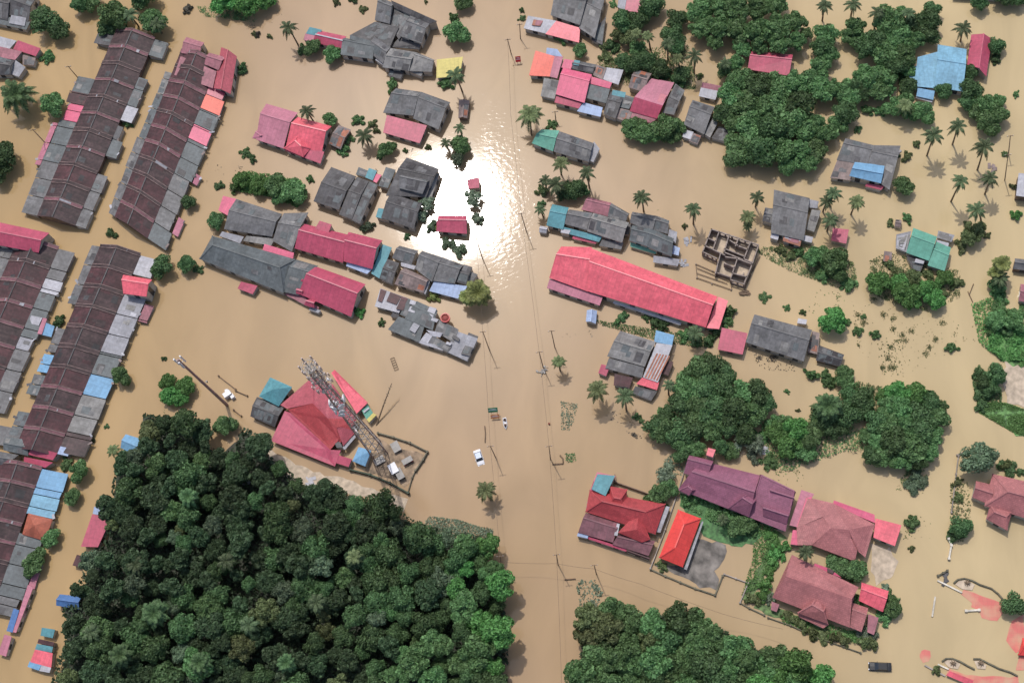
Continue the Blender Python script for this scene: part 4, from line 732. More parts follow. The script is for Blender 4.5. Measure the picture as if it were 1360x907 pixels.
def crown_mesh(name, R0, mat, seed, nl=14, leaves=4200, leaf=.30, flat=.62, spread=1.0, lob=.36):
    """R0 = 4 m crown, local origin at its foot; lobes of leaves piled into an uneven dome"""
    rs = np.random.RandomState(seed); lobes = []
    for i in range(nl):
        a = rs.uniform(0, 2*np.pi); q = np.sqrt(rs.uniform(0, 1))*.78*spread
        z = R0*flat*(1-q*q)*rs.uniform(.75, 1.25)+R0*.25
        lobes.append((q*R0*np.cos(a), q*R0*np.sin(a), z, R0*rs.uniform(lob*.7, lob*1.3)))
    lobes.append((0, 0, R0*.5, R0*.5)); lb = np.array(lobes)
    wgt = lb[:, 3]**2; idx = rs.choice(len(lb), leaves, p=wgt/wgt.sum())
    d = rs.normal(size=(leaves, 3)); d[:, 2] = np.abs(d[:, 2])*1.1-.25; d /= np.linalg.norm(d, axis=1)[:, None]
    rad = lb[idx, 3]*rs.uniform(.82, 1.12, leaves)
    C = lb[idx, :3]+d*rad[:, None]*np.array([1, 1, .85])
    # drop leaves buried in another lobe
    keep = np.ones(leaves, bool)
    for l in lb:
        q = (C-l[:3])/np.array([1, 1, .85]); keep &= ~(np.linalg.norm(q, axis=1) < l[3]*.78)
    C = C[keep]; d = d[keep]
    Nn = d+rs.normal(size=C.shape)*.55; Nn /= np.linalg.norm(Nn, axis=1)[:, None]
    sz = rs.uniform(.55, 1.3, len(C))*leaf*np.where(rs.rand(len(C)) < .12, 1.9, .95)
    core = [ico(l[:3], l[3]*.64, rs, 1) for l in lobes]
    return quads_mesh(name, C, Nn, sz, mat, core)
def trunk_mesh(name, h, r, limbs=5, seed=0, R0=4):
    mb = MB(); rs = random.Random(seed)
    mb.tube([(0, 0, -1.2), (.1, .05, h*.4), (.05, .15, h)], [r*1.25, r, r*.7], 7)
    for i in range(limbs):
        a = 2*math.pi*i/limbs+rs.random(); q = R0*rs.uniform(.35, .6)
        mb.tube([(.05, .1, h*.6), (math.cos(a)*q*.5, math.sin(a)*q*.5, h*1.05), (math.cos(a)*q, math.sin(a)*q, h*1.5)], [r*.6, r*.42, r*.18], 5)
    me = mb.build(name, M['bark'], None, origin=(0, 0, 0)); d = me.data; bpy.data.objects.remove(me); return d
TR = trunk_mesh('trunk', 1.6, .28)
PROTO = {}
def protos(key, n, **kw): PROTO[key] = [crown_mesh('crown', 4.0, L[kw.get('mat', key)], 100+i*17+len(PROTO)*331, **{k: v for k, v in kw.items() if k != 'mat'}) for i in range(n)]
protos('dark', 3); protos('deep', 3, nl=20, lob=.27); protos('mid', 3); protos('grey', 2, nl=17, leaf=.26, lob=.27, leaves=3000); protos('bright', 2, nl=18, lob=.28)
protos('yellow', 2, nl=10, leaf=.3, leaves=1700); protos('olive', 2, nl=18, lob=.27); protos('pale', 1, nl=10, leaves=1500)
protos('knobby', 2, mat='mid', nl=26, lob=.2, leaves=4500, leaf=.26); protos('bare', 1, mat='dry', nl=9, leaves=600, leaf=.2, lob=.25)
SP = {k: [crown_mesh('crown', 4.0, PROTO[k][0].materials[0], 900+i*7+len(k), nl=8, leaves=1100, leaf=.5, flat=.5, spread=1.25, lob=.27) for i in range(3)] for k in PROTO}
def nearest(px): return min(ANCH, key=lambda a: (a[0][0]-px[0])**2+(a[0][1]-px[1])**2)[1]
LAB = {}      # description + neighbour -> list of (x, object)
ANCH += [((1040, 380), 'the weedy islet right of the unfinished building'), ((1150, 90), 'the top right grove'), ((960, 30), 'the top middle grove'), ((1340, 470), 'the green bank at the right edge'),
         ((1275, 660), 'the low wall at the right'), ((1200, 640), 'the right hand clump'), ((1115, 555), 'the wooded bank above the rose house'), ((355, 245), 'the green islet above the wide grey house'), ((940, 560), 'the centre right wood'),
         ((1030, 150), 'the big dense grove'), ((230, 520), 'the mast'), ((650, 650), 'the main road'), ((742, 480), 'the street pole junction'), ((1290, 215), 'the open water at the upper right'), ((780, 785), 'the weed patch at the forest corner'), ((1150, 430), 'the round tree in open water'), ((1250, 470), 'the open water at the right')]
def remember(o, desc, px, plural, near=None):
    LAB.setdefault((desc, near or nearest(px), plural), []).append((px[0], px[1], o))
def finish_labels():
    od = ('leftmost', 'second from left', 'third from left', 'fourth from left', 'fifth from left', 'sixth from left', 'seventh from left', 'eighth from left')
    for (desc, near, plural), lst in LAB.items():
        lst.sort(key=lambda q: q[0]); k = len(lst)
        vert = k in (2, 3) and max(q[0] for q in lst)-min(q[0] for q in lst) < max(q[1] for q in lst)-min(q[1] for q in lst)
        if vert: lst.sort(key=lambda q: q[1])
        for i, (_, _, o) in enumerate(lst):
            if k == 1: s = f'{desc} beside {near}'
            elif vert: s = f'{("uppermost", "middle", "lowest")[i if i < k-1 else 2]} {desc} beside {near}'
            elif k <= 8: s = f'{"rightmost" if i == k-1 else od[i]} {desc} beside {near}'
            else: s = f'{desc} beside {near}'
            if len(s.split()) > 16: s = s.replace('half flooded ', '')
            o['label'] = s; o['group'] = f'{plural} beside {near}'[:90]
rt = random.Random(5)
HUE = {'dark': 'dark green', 'deep': 'blackish green', 'mid': 'mid green', 'grey': 'grey green', 'bright': 'bright green', 'yellow': 'yellow green', 'olive': 'olive green', 'pale': 'pale green', 'knobby': 'knobbly leaved', 'bare': 'thin brown'}
def tree(x, y, r, kind='mid', name='broadleaf_tree', desc=None, lift=None, near=None, hs=1.0):
    if r <= 9 and name == 'broadleaf_tree' and lift is None: return shrub(x, y, r*1.03, kind)
    R1 = r/5.3*1.12; lift = (R1*.28 if R1 > 1.6 else -.1) if lift is None else lift
    zc = lift+R1*.6*hs
    p = W(x, y, zc); p.z = 0
    o = empty(name, p, None, 'tree', rz=rt.uniform(0, 6.28))
    s = R1/4.0
    t = bpy.data.objects.new('trunk', TR); t.scale = (s, s, max(.3, (lift+R1*.5)/1.6*.8)); link(t, o)
    c = bpy.data.objects.new('crown', rt.choice(PROTO[kind])); c.scale = (s*rt.uniform(.92, 1.08), s*rt.uniform(.92, 1.08), s*hs*rt.uniform(.9, 1.15)); c.location = (0, 0, lift); link(c, o)
    remember(o, desc or f'{HUE[kind]} {"rounded tree" if r > 11 else "small tree"}', (x, y), 'broadleaf trees', near)
    return o
def shrub(x, y, r, kind='mid'):
    R1 = r/5.3*1.1; p = W(x, y, R1*.4); p.z = -.15*R1
    c = bpy.data.objects.new('shrub', rt.choice(SP[kind])); s = R1/4; c.location = p; c.rotation_euler = (0, 0, rt.uniform(0, 6)); c.scale = (s*rt.uniform(.85, 1.25), s*rt.uniform(.7, 1.15), s*rt.uniform(.7, 1.2))
    link(c); tag(c, None, 'shrub'); remember(c, f'{HUE[kind]} half flooded shrub', (x, y), 'shrubs'); return c
# palms
def frond(mb, a, ln, rise, droop, wid, nleaf, rs, z0):
    """one feather leaf: a thin rachis with leaflets hanging from both sides"""
    ca, sa = math.cos(a), math.sin(a); P = []
    for i in range(nleaf+1):
        t = i/nleaf; q = ln*(t-.12*t*t); z = z0+rise*math.sin(t*1.6)*.9-droop*t*t
        P.append(Vector((ca*q, sa*q, z)))
    side = Vector((-sa, ca, 0))
    for i in range(nleaf):
        mb.bar(P[i], P[i+1], .10, .07)
    for i in range(1, nleaf+1):
        t = i/nleaf; w = wid*math.sin(math.pi*min(1, .12+t*.85))*rs.uniform(.85, 1.1)
        fw = (P[i]-P[i-1]).normalized()
        for sg in (-1, 1):
            tip = P[i]+side*sg*w+fw*w*.55-Vector((0, 0, w*.38)); b = fw*(ln/nleaf*.62)
            mb.poly([P[i]-b, P[i]+b, tip+b*.1, tip-b*.7])
def palm_mesh(seed, nf, ln, wid, mat, rise=.9, droop=1.7, nleaf=12, rings=2):
    rs = random.Random(seed); mb = MB()
    for i in range(nf):
        ring = i % rings
        frond(mb, 2*math.pi*i/nf+rs.uniform(-.18, .18), ln*rs.uniform(.85, 1.1)*(1-.12*ring), rise*(.6+.9*ring), droop*rs.uniform(.7, 1.3)*(1-.3*ring), wid, nleaf, rs, .1*ring)
    for i in range(5):
        a = i*1.3; mb.tube([(0, 0, -.3), (math.cos(a)*.25, math.sin(a)*.25, -.35)], [.14, .18], 6)
    o = mb.build('crown', mat, None, origin=(0, 0, 0)); d = o.data; bpy.data.objects.remove(o); return d
PALM = {'coco': [palm_mesh(i, 13+i, 3.1, .50, L['palm'], 1.0, 2.1, nleaf=12) for i in range(3)], 'oil': [palm_mesh(20+i, 28, 3.4, .62, L['dark'], .9, 1.9, 14, 3) for i in range(2)],
        'young': [palm_mesh(40, 22, 2.2, .6, L['yellow'], 1.2, 1.0, 12)], 'olive': [palm_mesh(50+i, 16, 3.0, .52, L['olive'], 1.0, 1.9, nleaf=12) for i in range(2)]}
def palm(x, y, r, kind='coco', h=8.0, foot=None, near=None):
    """crown centre at pixel x,y and height h; foot = pixel of the trunk's foot when it can be seen"""
    top = W(x, y, h); base = W(*foot) if foot else Vector((top.x+rt.uniform(-.6, .6), top.y+rt.uniform(-.6, .6), 0)); base.z = 0
    o = empty('coconut_palm' if kind != 'oil' else 'oil_palm', base, None, 'palm')
    mb = MB(); d = top-base; pts = []
    for i in range(8):
        t = i/7; pts.append(base+Vector((d.x*t**1.5, d.y*t**1.5, -.8+(h+.8)*t)))
    mb.tube(pts, [lerp(.26, .15, i/7) if kind != 'oil' else .45 for i in range(8)], 8)
    mb.build('trunk', M['bark'], o)
    c = bpy.data.objects.new('crown', rt.choice(PALM[kind])); s = r/5.3/2.9*(1.08 if kind != 'young' else 1.35)*(1 if kind != 'oil' else .86); c.scale = (s, s, s)
    c.rotation_euler = (0, 0, rt.uniform(0, 6)); c.location = top-base; link(c, o)
    k = {'coco': 'feathery coconut palm', 'oil': 'dense dark oil palm', 'young': 'yellow green young palm', 'olive': 'drooping olive green palm'}[kind]
    remember(o, k, (x, y), 'palms', near); return o
def inpoly(x, y, P):
    c = False; j = len(P)-1
    for i in range(len(P)):
        if (P[i][1] > y) != (P[j][1] > y) and x < (P[j][0]-P[i][0])*(y-P[i][1])/(P[j][1]-P[i][1])+P[i][0]: c = not c
        j = i
    return c
def cover(name, poly, n, mat, label, size=.3, h=.4, seed=1, clump=0.0, z0=0.0):
    """low plants nobody could count, as one object"""
    if n >= 400: n *= 3; size *= .72
    rs = np.random.RandomState(seed); xs = [p[0] for p in poly]; ys = [p[1] for p in poly]; pts = []
    cl = [(rs.uniform(min(xs), max(xs)), rs.uniform(min(ys), max(ys))) for _ in range(max(3, int(n/60)))]
    tries = 0
    while len(pts) < n and tries < n*30:
        tries += 1
        if rs.rand() < clump:
            c = cl[rs.randint(len(cl))]; x, y = c[0]+rs.normal()*2.2, c[1]+rs.normal()*2.2
        else: x, y = rs.uniform(min(xs), max(xs)), rs.uniform(min(ys), max(ys))
        if inpoly(x, y, poly): pts.append((x, y))
    P = [W(x, y, 0) for x, y in pts]; o0 = sum(P, Vector())/max(1, len(P))
    hh = np.array([abs(math.sin(p.x*.6+seed)*math.cos(p.y*.5+seed*2))*h+.06 for p in P])
    C = np.array([[p.x-o0.x, p.y-o0.y, 0] for p in P]); C[:, 2] = z0+hh*rs.uniform(.2, 1.1, len(P))
    Nn = rs.normal(size=C.shape)*.6+np.array([0, 0, 1]); Nn /= np.linalg.norm(Nn, axis=1)[:, None]
    me = quads_mesh(name, C, Nn, rs.uniform(.6, 1.3, len(C))*size, mat)
    o = bpy.data.objects.new(name, me); o.location = o0; link(o); tag(o, label, 'ground cover', kind='stuff'); return o
def patch(name, pts, mat, z, label, kind='structure', jag=.5, seed=3):
    """flat irregular piece of ground just clear of the water"""
    rs = random.Random(seed); P = [W(*p) for p in pts]; out = []
    for i in range(len(P)):
        a, b = P[i], P[(i+1) % len(P)]; k = max(1, int((b-a).length/1.5))
        for j in range(k):
            q = lerp(a, b, j/k); out.append((q.x+rs.uniform(-jag, jag), q.y+rs.uniform(-jag, jag)))
    c = sum((Vector((x, y, 0)) for x, y in out), Vector())/len(out)
    mb = MB(); mb.prism(out, -.4, z); return tag(mb.build(name, mat, None, origin=c), label, kind=kind)

# ---- single trees (pixel x, y, crown radius px, kind)
T = lambda kind, *l: [tree(x, y, r, kind) for x, y, r in l]
T('mid', (69, 140, 17), (150, 22, 22), (203, 30, 20), (120, 2, 14))
T('dark', (58, 30, 22), (75, 38, 17), (105, 8, 14), (190, -4, 18), (140, 38, 14), (8, 207, 20), (-2, 228, 16), (217, 354, 15), (250, 350, 12), (264, 358, 7), (288, 295, 12), (250, 270, 10), (80, 427, 8), (147, 309, 7))
T('bright', (300, 2, 20), (330, 3, 20), (355, 2, 14)); T('mid', (170, 165, 7), (160, 500, 12), (105, 625, 13), (88, 615, 9), (95, 660, 11), (68, 715, 11), (42, 750, 14), (52, 738, 10))
T('bright', (222, 508, 11), (245, 514, 13), (225, 525, 12), (238, 528, 11)); T('mid', (298, 566, 13))
T('mid', (415, 62, 12), (440, 72, 12), (402, 65, 8), (605, 45, 15), (603, 24, 9), (615, 3, 12), (592, 112, 9), (520, 113, 9), (438, 160, 10), (514, 200, 11), (612, 192, 13), (460, 182, 9), (475, 160, 8), (455, 198, 8))
T('pale', (627, 262, 12), (633, 292, 8), (566, 270, 10), (560, 287, 9)); T('grey', (610, 210, 10), (572, 300, 8), (593, 322, 8), (608, 332, 9), (490, 302, 8))  # pale crowns: glare of the bright water is put into leaf colour
T('bright', (476, 415, 8), (320, 240, 12), (343, 246, 13)); T('mid', (367, 247, 15), (388, 254, 16), (400, 262, 10), (372, 262, 10), (312, 250, 8))
T('dark', (865, 10, 16), (828, 28, 14), (845, 28, 14), (897, 25, 14), (895, 45, 15), (900, 62, 11), (907, 97, 12), (898, 108, 9), (876, 92, 13), (858, 80, 14), (842, 84, 13), (828, 80, 12), (812, 60, 9), (885, 100, 9))
T('mid', (771, 68, 10), (745, 52, 8), (848, 65, 12), (837, 172, 14), (857, 180, 14), (882, 168, 17), (903, 168, 10), (846, 165, 11), (868, 182, 11), (890, 183, 11)); T('olive', (835, 50, 12), (820, 48, 10), (800, 60, 9), (805, 75, 8))
G = 'the top middle grove'
for x, y, r in [(930, 12, 20), (955, 8, 20), (980, 12, 22), (1005, 12, 22), (1030, 8, 20), (932, 35, 18), (955, 38, 20), (980, 40, 22), (1005, 45, 22), (1030, 38, 22), (1055, 30, 18), (950, 58, 14), (1035, 60, 18), (1058, 55, 16), (1070, 45, 10), (985, 62, 14), (1010, 66, 12)]:
    tree(x, y, r, 'knobby', near=G, lift=1.6)
G = 'the big dense grove'
for i, (x, y, r) in enumerate([(962, 92, 12), (978, 85, 14), (985, 108, 17), (1005, 118, 20), (1030, 112, 20), (1055, 112, 20), (972, 128, 18), (962, 150, 14), (988, 140, 20), (1015, 145, 20), (1040, 138, 20), (1065, 140, 20), (1090, 120, 18), (975, 165, 18), (1000, 168, 22), (1028, 172, 22), (1055, 168, 20), (1082, 165, 18), (985, 195, 20), (1010, 200, 22), (1038, 200, 20), (1062, 200, 18), (1085, 200, 15), (975, 208, 14), (1050, 218, 14), (1075, 218, 14), (1098, 178, 14), (1120, 150, 17), (1112, 165, 12), (1108, 120, 16), (1128, 118, 16)]):
    tree(x, y, r, ('mid', 'knobby', 'mid', 'dark')[i % 4], near=G, lift=1.4)
G = 'the top right grove'
for i, (x, y, r) in enumerate([(1098, 45, 16), (1092, 68, 15), (1088, 90, 17), (1100, 75, 12), (1078, 108, 14), (1135, 37, 18), (1128, 50, 12), (1150, 65, 18), (1150, 105, 20), (1165, 120, 16), (1140, 115, 14), (1172, 102, 18), (1182, 28, 20), (1165, 55, 18), (1195, 50, 22), (1175, 75, 18), (1208, 30, 15), (1215, 55, 16), (1235, 28, 17), (1240, 14, 12), (1232, 45, 14), (1200, 75, 16), (1190, 90, 16), (1205, 92, 12), (1128, 128, 14), (1148, 122, 12), (1178, 118, 12)]):
    tree(x, y, r, ('mid', 'dark', 'knobby')[i % 3] if x < 1225 else 'dark', near=G, lift=1.2)
T('dark', (1207, 114, 12), (1200, 100, 9), (1252, 120, 12), (1250, 112, 8), (1290, 95, 10), (1288, 122, 15), (1283, 137, 12), (1322, 62, 11), (1321, 78, 9), (1300, 2, 12), (1330, -4, 14), (1352, 0, 12))
T('mid', (1202, 135, 12), (1188, 142, 13), (1205, 150, 12), (1225, 150, 13), (1310, 140, 14), (1322, 152, 14), (1310, 165, 14), (1300, 150, 12), (1325, 135, 10), (1318, 172, 10), (1152, 147, 7), (1167, 148, 8), (1200, 248, 13), (1205, 290, 7))
T('bright', (1105, 425, 18), (1350, 287, 7)); T('mid', (1123, 427, 7), (1016, 395, 6), (1140, 440, 6), (1162, 444, 6), (1147, 420, 4), (1045, 408, 4), (1066, 415, 4))
T('mid', (1110, 348, 17), (1098, 340, 12), (1080, 342, 12), (1062, 335, 9), (1128, 378, 9), (1112, 362, 11), (1095, 365, 8)); T('olive', (1040, 332, 7), (1050, 338, 8), (1290, 315, 13), (1300, 308, 12), (1278, 325, 9))
T('bright', (1168, 378, 15), (1205, 388, 17), (1195, 378, 13), (1240, 398, 14), (1225, 385, 13), (1255, 370, 11), (1240, 380, 10), (1212, 402, 11)); T('olive', (1215, 368, 11), (1235, 365, 9), (1182, 350, 7), (1270, 375, 9), (1195, 362, 9), (1250, 385, 9))
T('mid', (1327, 395, 9), (1325, 380, 10), (1325, 425, 12), (1330, 412, 9), (1345, 428, 12), (1318, 436, 9), (1340, 440, 9), (1356, 415, 8)); patch('bank_grass', [(1318, 440), (1365, 436), (1365, 482), (1338, 484), (1312, 468)], M['greenbank'], .14, 'grassy ground of the green bank at the right edge', jag=.8)
patch('bank_grass', [(1300, 535), (1335, 537), (1365, 546), (1365, 579), (1350, 576), (1330, 564), (1302, 547)], M['greenbank'], .14, 'grassy lower tip of the right bank', jag=.6)
patch('bank_grass', [(320, 234), (335, 232), (398, 243), (403, 262), (392, 272), (360, 260), (330, 255), (310, 250)], M['greenbank'], .1, 'grassy ground of the islet above the wide grey house', jag=.6)
T('bright', (1352, 452, 8), (1358, 474, 9))
T('dark', (1322, 498, 12), (1308, 508, 10), (1318, 515, 10), (1302, 522, 8), (1300, 495, 8), (1302, 540, 7), (825, 420, 8), (880, 434, 9), (868, 428, 7), (940, 452, 9), (952, 440, 8)); T('mid', (968, 413, 9), (962, 425, 8), (858, 422, 5), (820, 428, 5), (910, 445, 9), (924, 452, 9))
G = 'the centre right wood'
for i, (x, y, r) in enumerate([(925, 495, 18), (945, 490, 17), (962, 498, 14), (915, 515, 18), (938, 515, 20), (962, 515, 18), (985, 520, 16), (1005, 525, 16), (905, 535, 14), (925, 540, 18), (950, 542, 20), (975, 545, 20), (1000, 548, 16), (1018, 535, 14), (868, 568, 14), (882, 575, 15), (900, 572, 16), (920, 570, 16), (945, 568, 15), (968, 570, 14), (880, 560, 12), (908, 590, 13), (905, 602, 10), (990, 575, 13), (925, 595, 10), (955, 592, 10), (884, 548, 9)]):
    tree(x, y, r, ('mid', 'dark', 'dark')[i % 3], near=G, lift=1.3)
T('pale', (985, 585, 12), (1005, 590, 11), (1000, 605, 8)); T('mid', (972, 598, 10), (1010, 578, 9), (1020, 612, 8), (945, 478, 6), (884, 550, 8))
T('mid', (875, 655, 13), (888, 648, 10), (866, 660, 9), (878, 668, 8)); T('pale', (884, 632, 10), (890, 620, 9))
G = 'the wooded bank above the rose house'
for i, (x, y, r) in enumerate([(1035, 575, 15), (1055, 572, 17), (1075, 582, 15), (1050, 590, 17), (1070, 598, 12), (1030, 560, 10), (1040, 562, 12), (1085, 570, 12), (1125, 550, 15), (1115, 568, 12), (1142, 528, 15), (1150, 540, 13), (1130, 530, 13), (1155, 522, 9), (1100, 565, 14), (1090, 550, 12)]):
    tree(x, y, r, 'bright' if i in (0, 1, 3) else 'dark' if i > 7 else 'mid', near=G)
G = 'the right hand clump'
for i, (x, y, r) in enumerate([(1195, 522, 16), (1215, 525, 16), (1235, 535, 14), (1178, 538, 13), (1195, 545, 18), (1218, 548, 18), (1240, 555, 16), (1250, 540, 11), (1162, 558, 14), (1180, 562, 16), (1200, 568, 18), (1222, 572, 18), (1240, 580, 13), (1168, 585, 14), (1188, 590, 18), (1210, 595, 18), (1232, 600, 13), (1160, 605, 12), (1178, 608, 14), (1198, 612, 14), (1218, 612, 11), (1150, 580, 9), (1175, 525, 9)]):
    tree(x, y, r, ('mid', 'knobby', 'dark')[i % 3] if y > 530 else 'bright', near=G, lift=1.2)
T('grey', (1218, 632, 8), (1212, 645, 9), (1228, 640, 7)); T('mid', (1077, 497, 8), (1095, 498, 8), (1102, 506, 8), (1122, 497, 10), (1122, 508, 10), (1135, 512, 5), (1172, 522, 8), (1264, 462, 7), (1211, 695, 8))
T('grey', (1302, 613, 22)); T('dark', (1340, 622, 9), (1355, 625, 7), (1346, 800, 13), (1276, 700, 12), (1272, 710, 9)); T('olive', (1337, 618, 8), (1275, 660, 7), (1272, 640, 6), (1243, 888, 6))
T('mid', (1110, 752, 11), (1125, 755, 12), (1138, 757, 12), (1130, 765, 9), (1112, 768, 8), (1182, 795, 9), (1185, 808, 10), (1178, 818, 9), (1175, 788, 6), (1142, 797, 7))
T('bright', (1030, 720, 9), (1032, 735, 9), (1025, 745, 9), (1022, 760, 9), (1018, 775, 8), (1020, 710, 7), (1040, 728, 7), (1012, 790, 7)); T('mid', (980, 700, 12), (992, 695, 11), (970, 690, 9), (1000, 705, 8), (925, 655, 9), (940, 660, 9), (955, 668, 8), (965, 680, 9), (978, 688, 8), (912, 662, 8))
T('olive', (1065, 828, 8), (1052, 822, 7), (1078, 838, 8), (1045, 815, 7), (1092, 842, 8), (1105, 846, 7), (1120, 850, 8), (1150, 852, 9), (1160, 855, 8), (880, 752, 6), (875, 748, 5), (1000, 795, 8))
T('pale', (1148, 842, 8), (1160, 845, 7), (1175, 782, 6), (1020, 795, 7))
for a in [(62, 75, 9), (338, 45, 6), (322, 90, 9), (325, 202, 7), (335, 212, 6), (500, 173, 6), (503, 208, 5), (538, 200, 4), (412, 238, 6), (292, 246, 7), (693, 14, 4), (693, 24, 5), (732, 165, 6), (720, 252, 9), (909, 301, 4), (720, 270, 5), (815, 5, 5), (930, 100, 6), (142, 566, 3), (120, 582, 5), (217, 476, 4), (358, 48, 5), (1140, 172, 5), (1216, 192, 6), (1205, 208, 7), (1190, 208, 4), (507, 428, 5), (1211, 727, 4), (830, 522, 5), (845, 553, 5), (852, 558, 4), (1350, 125, 5), (1345, 248, 5), (1285, 300, 6), (1187, 356, 6), (540, 315, 4), (1182, 296, 6), (1045, 520, 3), (1060, 545, 3), (605, 295, 6), (480, 12, 7), (446, 4, 5), (470, 0, 6), (1170, 20, 8), (1200, 14, 8), (985, 108, 6), (565, 2, 4), (495, 165, 6), (522, 192, 4), (570, 195, 5), (1335, 205, 4)]:
    shrub(*a, kind=rt.choice(('mid', 'olive', 'dark')))
shrub(342, 45, 5, 'bare'); shrub(247, 12, 8, 'bare'); shrub(582, 302, 5, 'yellow'); shrub(575, 395, 8, 'yellow'); shrub(1312, 312, 5, 'olive')
# ---- palms
palm(22, 127, 29, 'oil', 6, near='the left edge'); palm(383, 37, 15, h=8, foot=(396, 60)); palm(407, 148, 13, h=6); palm(484, 180, 15, h=5); palm(605, 100, 15, h=9, foot=(614, 122)); palm(592, 190, 9, h=4); palm(610, 170, 9, h=5)
palm(704, 152, 21, 'olive', 7, foot=(706, 180)); palm(635, 390, 21, 'young', 5); palm(622, 395, 14, 'young', 4)
palm(887, 58, 12, h=8, foot=(887, 80)); palm(922, 74, 13, h=9, foot=(922, 98)); palm(900, 78, 10, 'olive', 6); palm(860, 48, 11, 'olive', 7); palm(845, 45, 11, 'olive', 7); palm(963, 85, 11, h=6)
palm(745, 217, 14, 'olive', 7); palm(738, 245, 15, h=6); palm(724, 240, 10, h=5); palm(779, 230, 13, h=9, foot=(783, 250)); palm(717, 278, 9, h=4); palm(852, 262, 14, h=9, foot=(855, 281)); palm(921, 278, 13, h=9, foot=(921, 298))
T('dark', (762, 252, 13), (752, 258, 11), (774, 254, 9))
palm(1095, 8, 12, h=8, foot=(1092, 28)); palm(1133, 6, 13, h=8, foot=(1130, 22)); palm(1165, 17, 12, h=7); palm(1207, 18, 12, h=7); palm(1279, 38, 14, h=6); palm(1202, 140, 14, 'olive', 6)
P5 = 'the open water at the upper right'
palm(1240, 180, 15, h=10, foot=(1231, 207), near=P5); palm(1272, 168, 14, h=10, foot=(1265, 192), near=P5); palm(1307, 195, 16, h=10, foot=(1298, 226), near=P5); palm(1276, 241, 13, h=11, foot=(1263, 268), near=P5); palm(1315, 237, 13, h=9, foot=(1308, 258), near=P5); palm(1297, 279, 14, h=9, foot=(1303, 296), near=P5)
palm(1006, 262, 11, h=7); palm(993, 288, 12, 'olive', 6); palm(993, 300, 8, 'olive', 3.5); palm(1107, 257, 13, h=8); palm(1098, 268, 11, h=7); palm(1103, 292, 12, h=7); palm(1138, 268, 12, 'olive', 8, foot=(1130, 285))
palm(1330, 352, 14, 'young', 6); palm(1328, 370, 13, h=5); palm(1322, 362, 11, 'young', 5); palm(923, 443, 14, h=5); palm(1100, 540, 22, 'oil', 6); palm(742, 480, 11, 'olive', 6, foot=(744, 492)); palm(793, 518, 17, 'olive', 8); palm(830, 526, 14, h=8, foot=(832, 545)); palm(888, 511, 9, h=6, foot=(888, 524))
palm(645, 651, 15, 'olive', 6, foot=(652, 664)); palm(1070, 733, 12, h=6); palm(1340, 315, 4, h=2) if False else None
palm(150, 598, 11, 'olive', 5); palm(960, 690, 9, 'coco', 4); palm(172, 20, 14, h=6); palm(208, 32, 15, h=5)
# ---- forests
F1 = [(188, 548), (215, 552), (250, 560), (270, 560), (275, 592), (300, 600), (318, 585), (325, 568), (345, 578), (350, 600), (375, 618), (400, 640), (440, 652), (480, 660), (520, 672), (548, 690), (580, 700), (600, 705), (648, 712), (652, 745), (668, 775), (672, 815), (674, 860), (672, 915), (60, 920), (78, 880), (90, 830), (82, 800), (110, 770), (118, 735), (140, 715), (150, 650), (155, 615), (190, 590)]
F2 = [(770, 830), (795, 815), (812, 805), (840, 815), (862, 828), (890, 812), (925, 820), (955, 832), (985, 850), (1015, 868), (1040, 870), (1062, 885), (1085, 895), (1110, 915), (770, 920)]
def forest(poly, n0, rmin, rmax, seed, pick, lift, near, sp=1.28):
    rs = random.Random(seed); pts = []; xs = [p[0] for p in poly]; ys = [p[1] for p in poly]; fails = 0
    while fails < 6000 and len(pts) < n0:
        x, y = rs.uniform(min(xs), max(xs)), rs.uniform(min(ys), max(ys)); r = rs.uniform(rmin, rmax)
        if not inpoly(x, y, poly) or any((x-a)**2+(y-b)**2 < ((r+c)*.5*sp)**2 for a, b, c in pts): fails += 1; continue
        pts.append((x, y, r))
    for x, y, r in pts:
        k = pick(x, y, rs); o = tree(x, y, r, k, name='forest_tree', desc=HUE[k]+' forest tree', lift=lift*rs.uniform(.6, 1.3), near=near, hs=1.15)
    return len(pts)
def pick1(x, y, rs):
    east = x > 470+(y-700)*.1; edge = x > 600
    q = rs.random()
    if edge: return 'bright' if q < .2 else 'mid' if q < .7 else 'dark'
    if x > 520 and y > 800: return 'mid' if q < .6 else 'dark'
    if east: return 'dark' if q < .55 else 'mid' if q < .68 else 'deep' if q < .85 else 'grey'
    return 'deep' if q < .52 else 'dark' if q < .75 else 'grey' if q < .84 else 'olive' if q < .93 else 'mid'
n1 = forest(F1, 250, 9, 19, 3, pick1, 5.5, 'the dense forest at the lower left')
for x, y, r, k in ((250, 660, 15, 'oil'), (300, 745, 14, 'coco'), (205, 815, 20, 'oil'), (330, 830, 15, 'coco'), (265, 880, 16, 'oil'), (420, 800, 15, 'coco'), (180, 750, 14, 'coco'), (380, 880, 14, 'oil'), (160, 870, 17, 'oil'), (470, 740, 12, 'olive'), (120, 840, 14, 'coco')):
    palm(x, y, r, k, 11, near='the dense forest at the lower left')
n2 = forest(F2, 45, 14, 20, 8, lambda x, y, rs: rs.choice(('mid', 'dark', 'mid', 'olive', 'knobby')) if x < 1010 else rs.choice(('mid', 'bright')), 3.5, 'the forest at the bottom centre')
print('FOREST', n1, n2)
patch('forest_gap_shade', [(x+(4 if x < 300 else -6), y+6) for x, y in F1], M['gapshade'], .08, 'dark sheet laid under the lower left forest as shade between trees', jag=.8)  # dark colour of these sheets stands for shade in the canopy gaps
patch('forest_gap_shade', [(x+5, y+8) for x, y in F2], M['gapshade'], .08, 'dark sheet laid under the bottom centre forest as shade between trees', jag=.8)
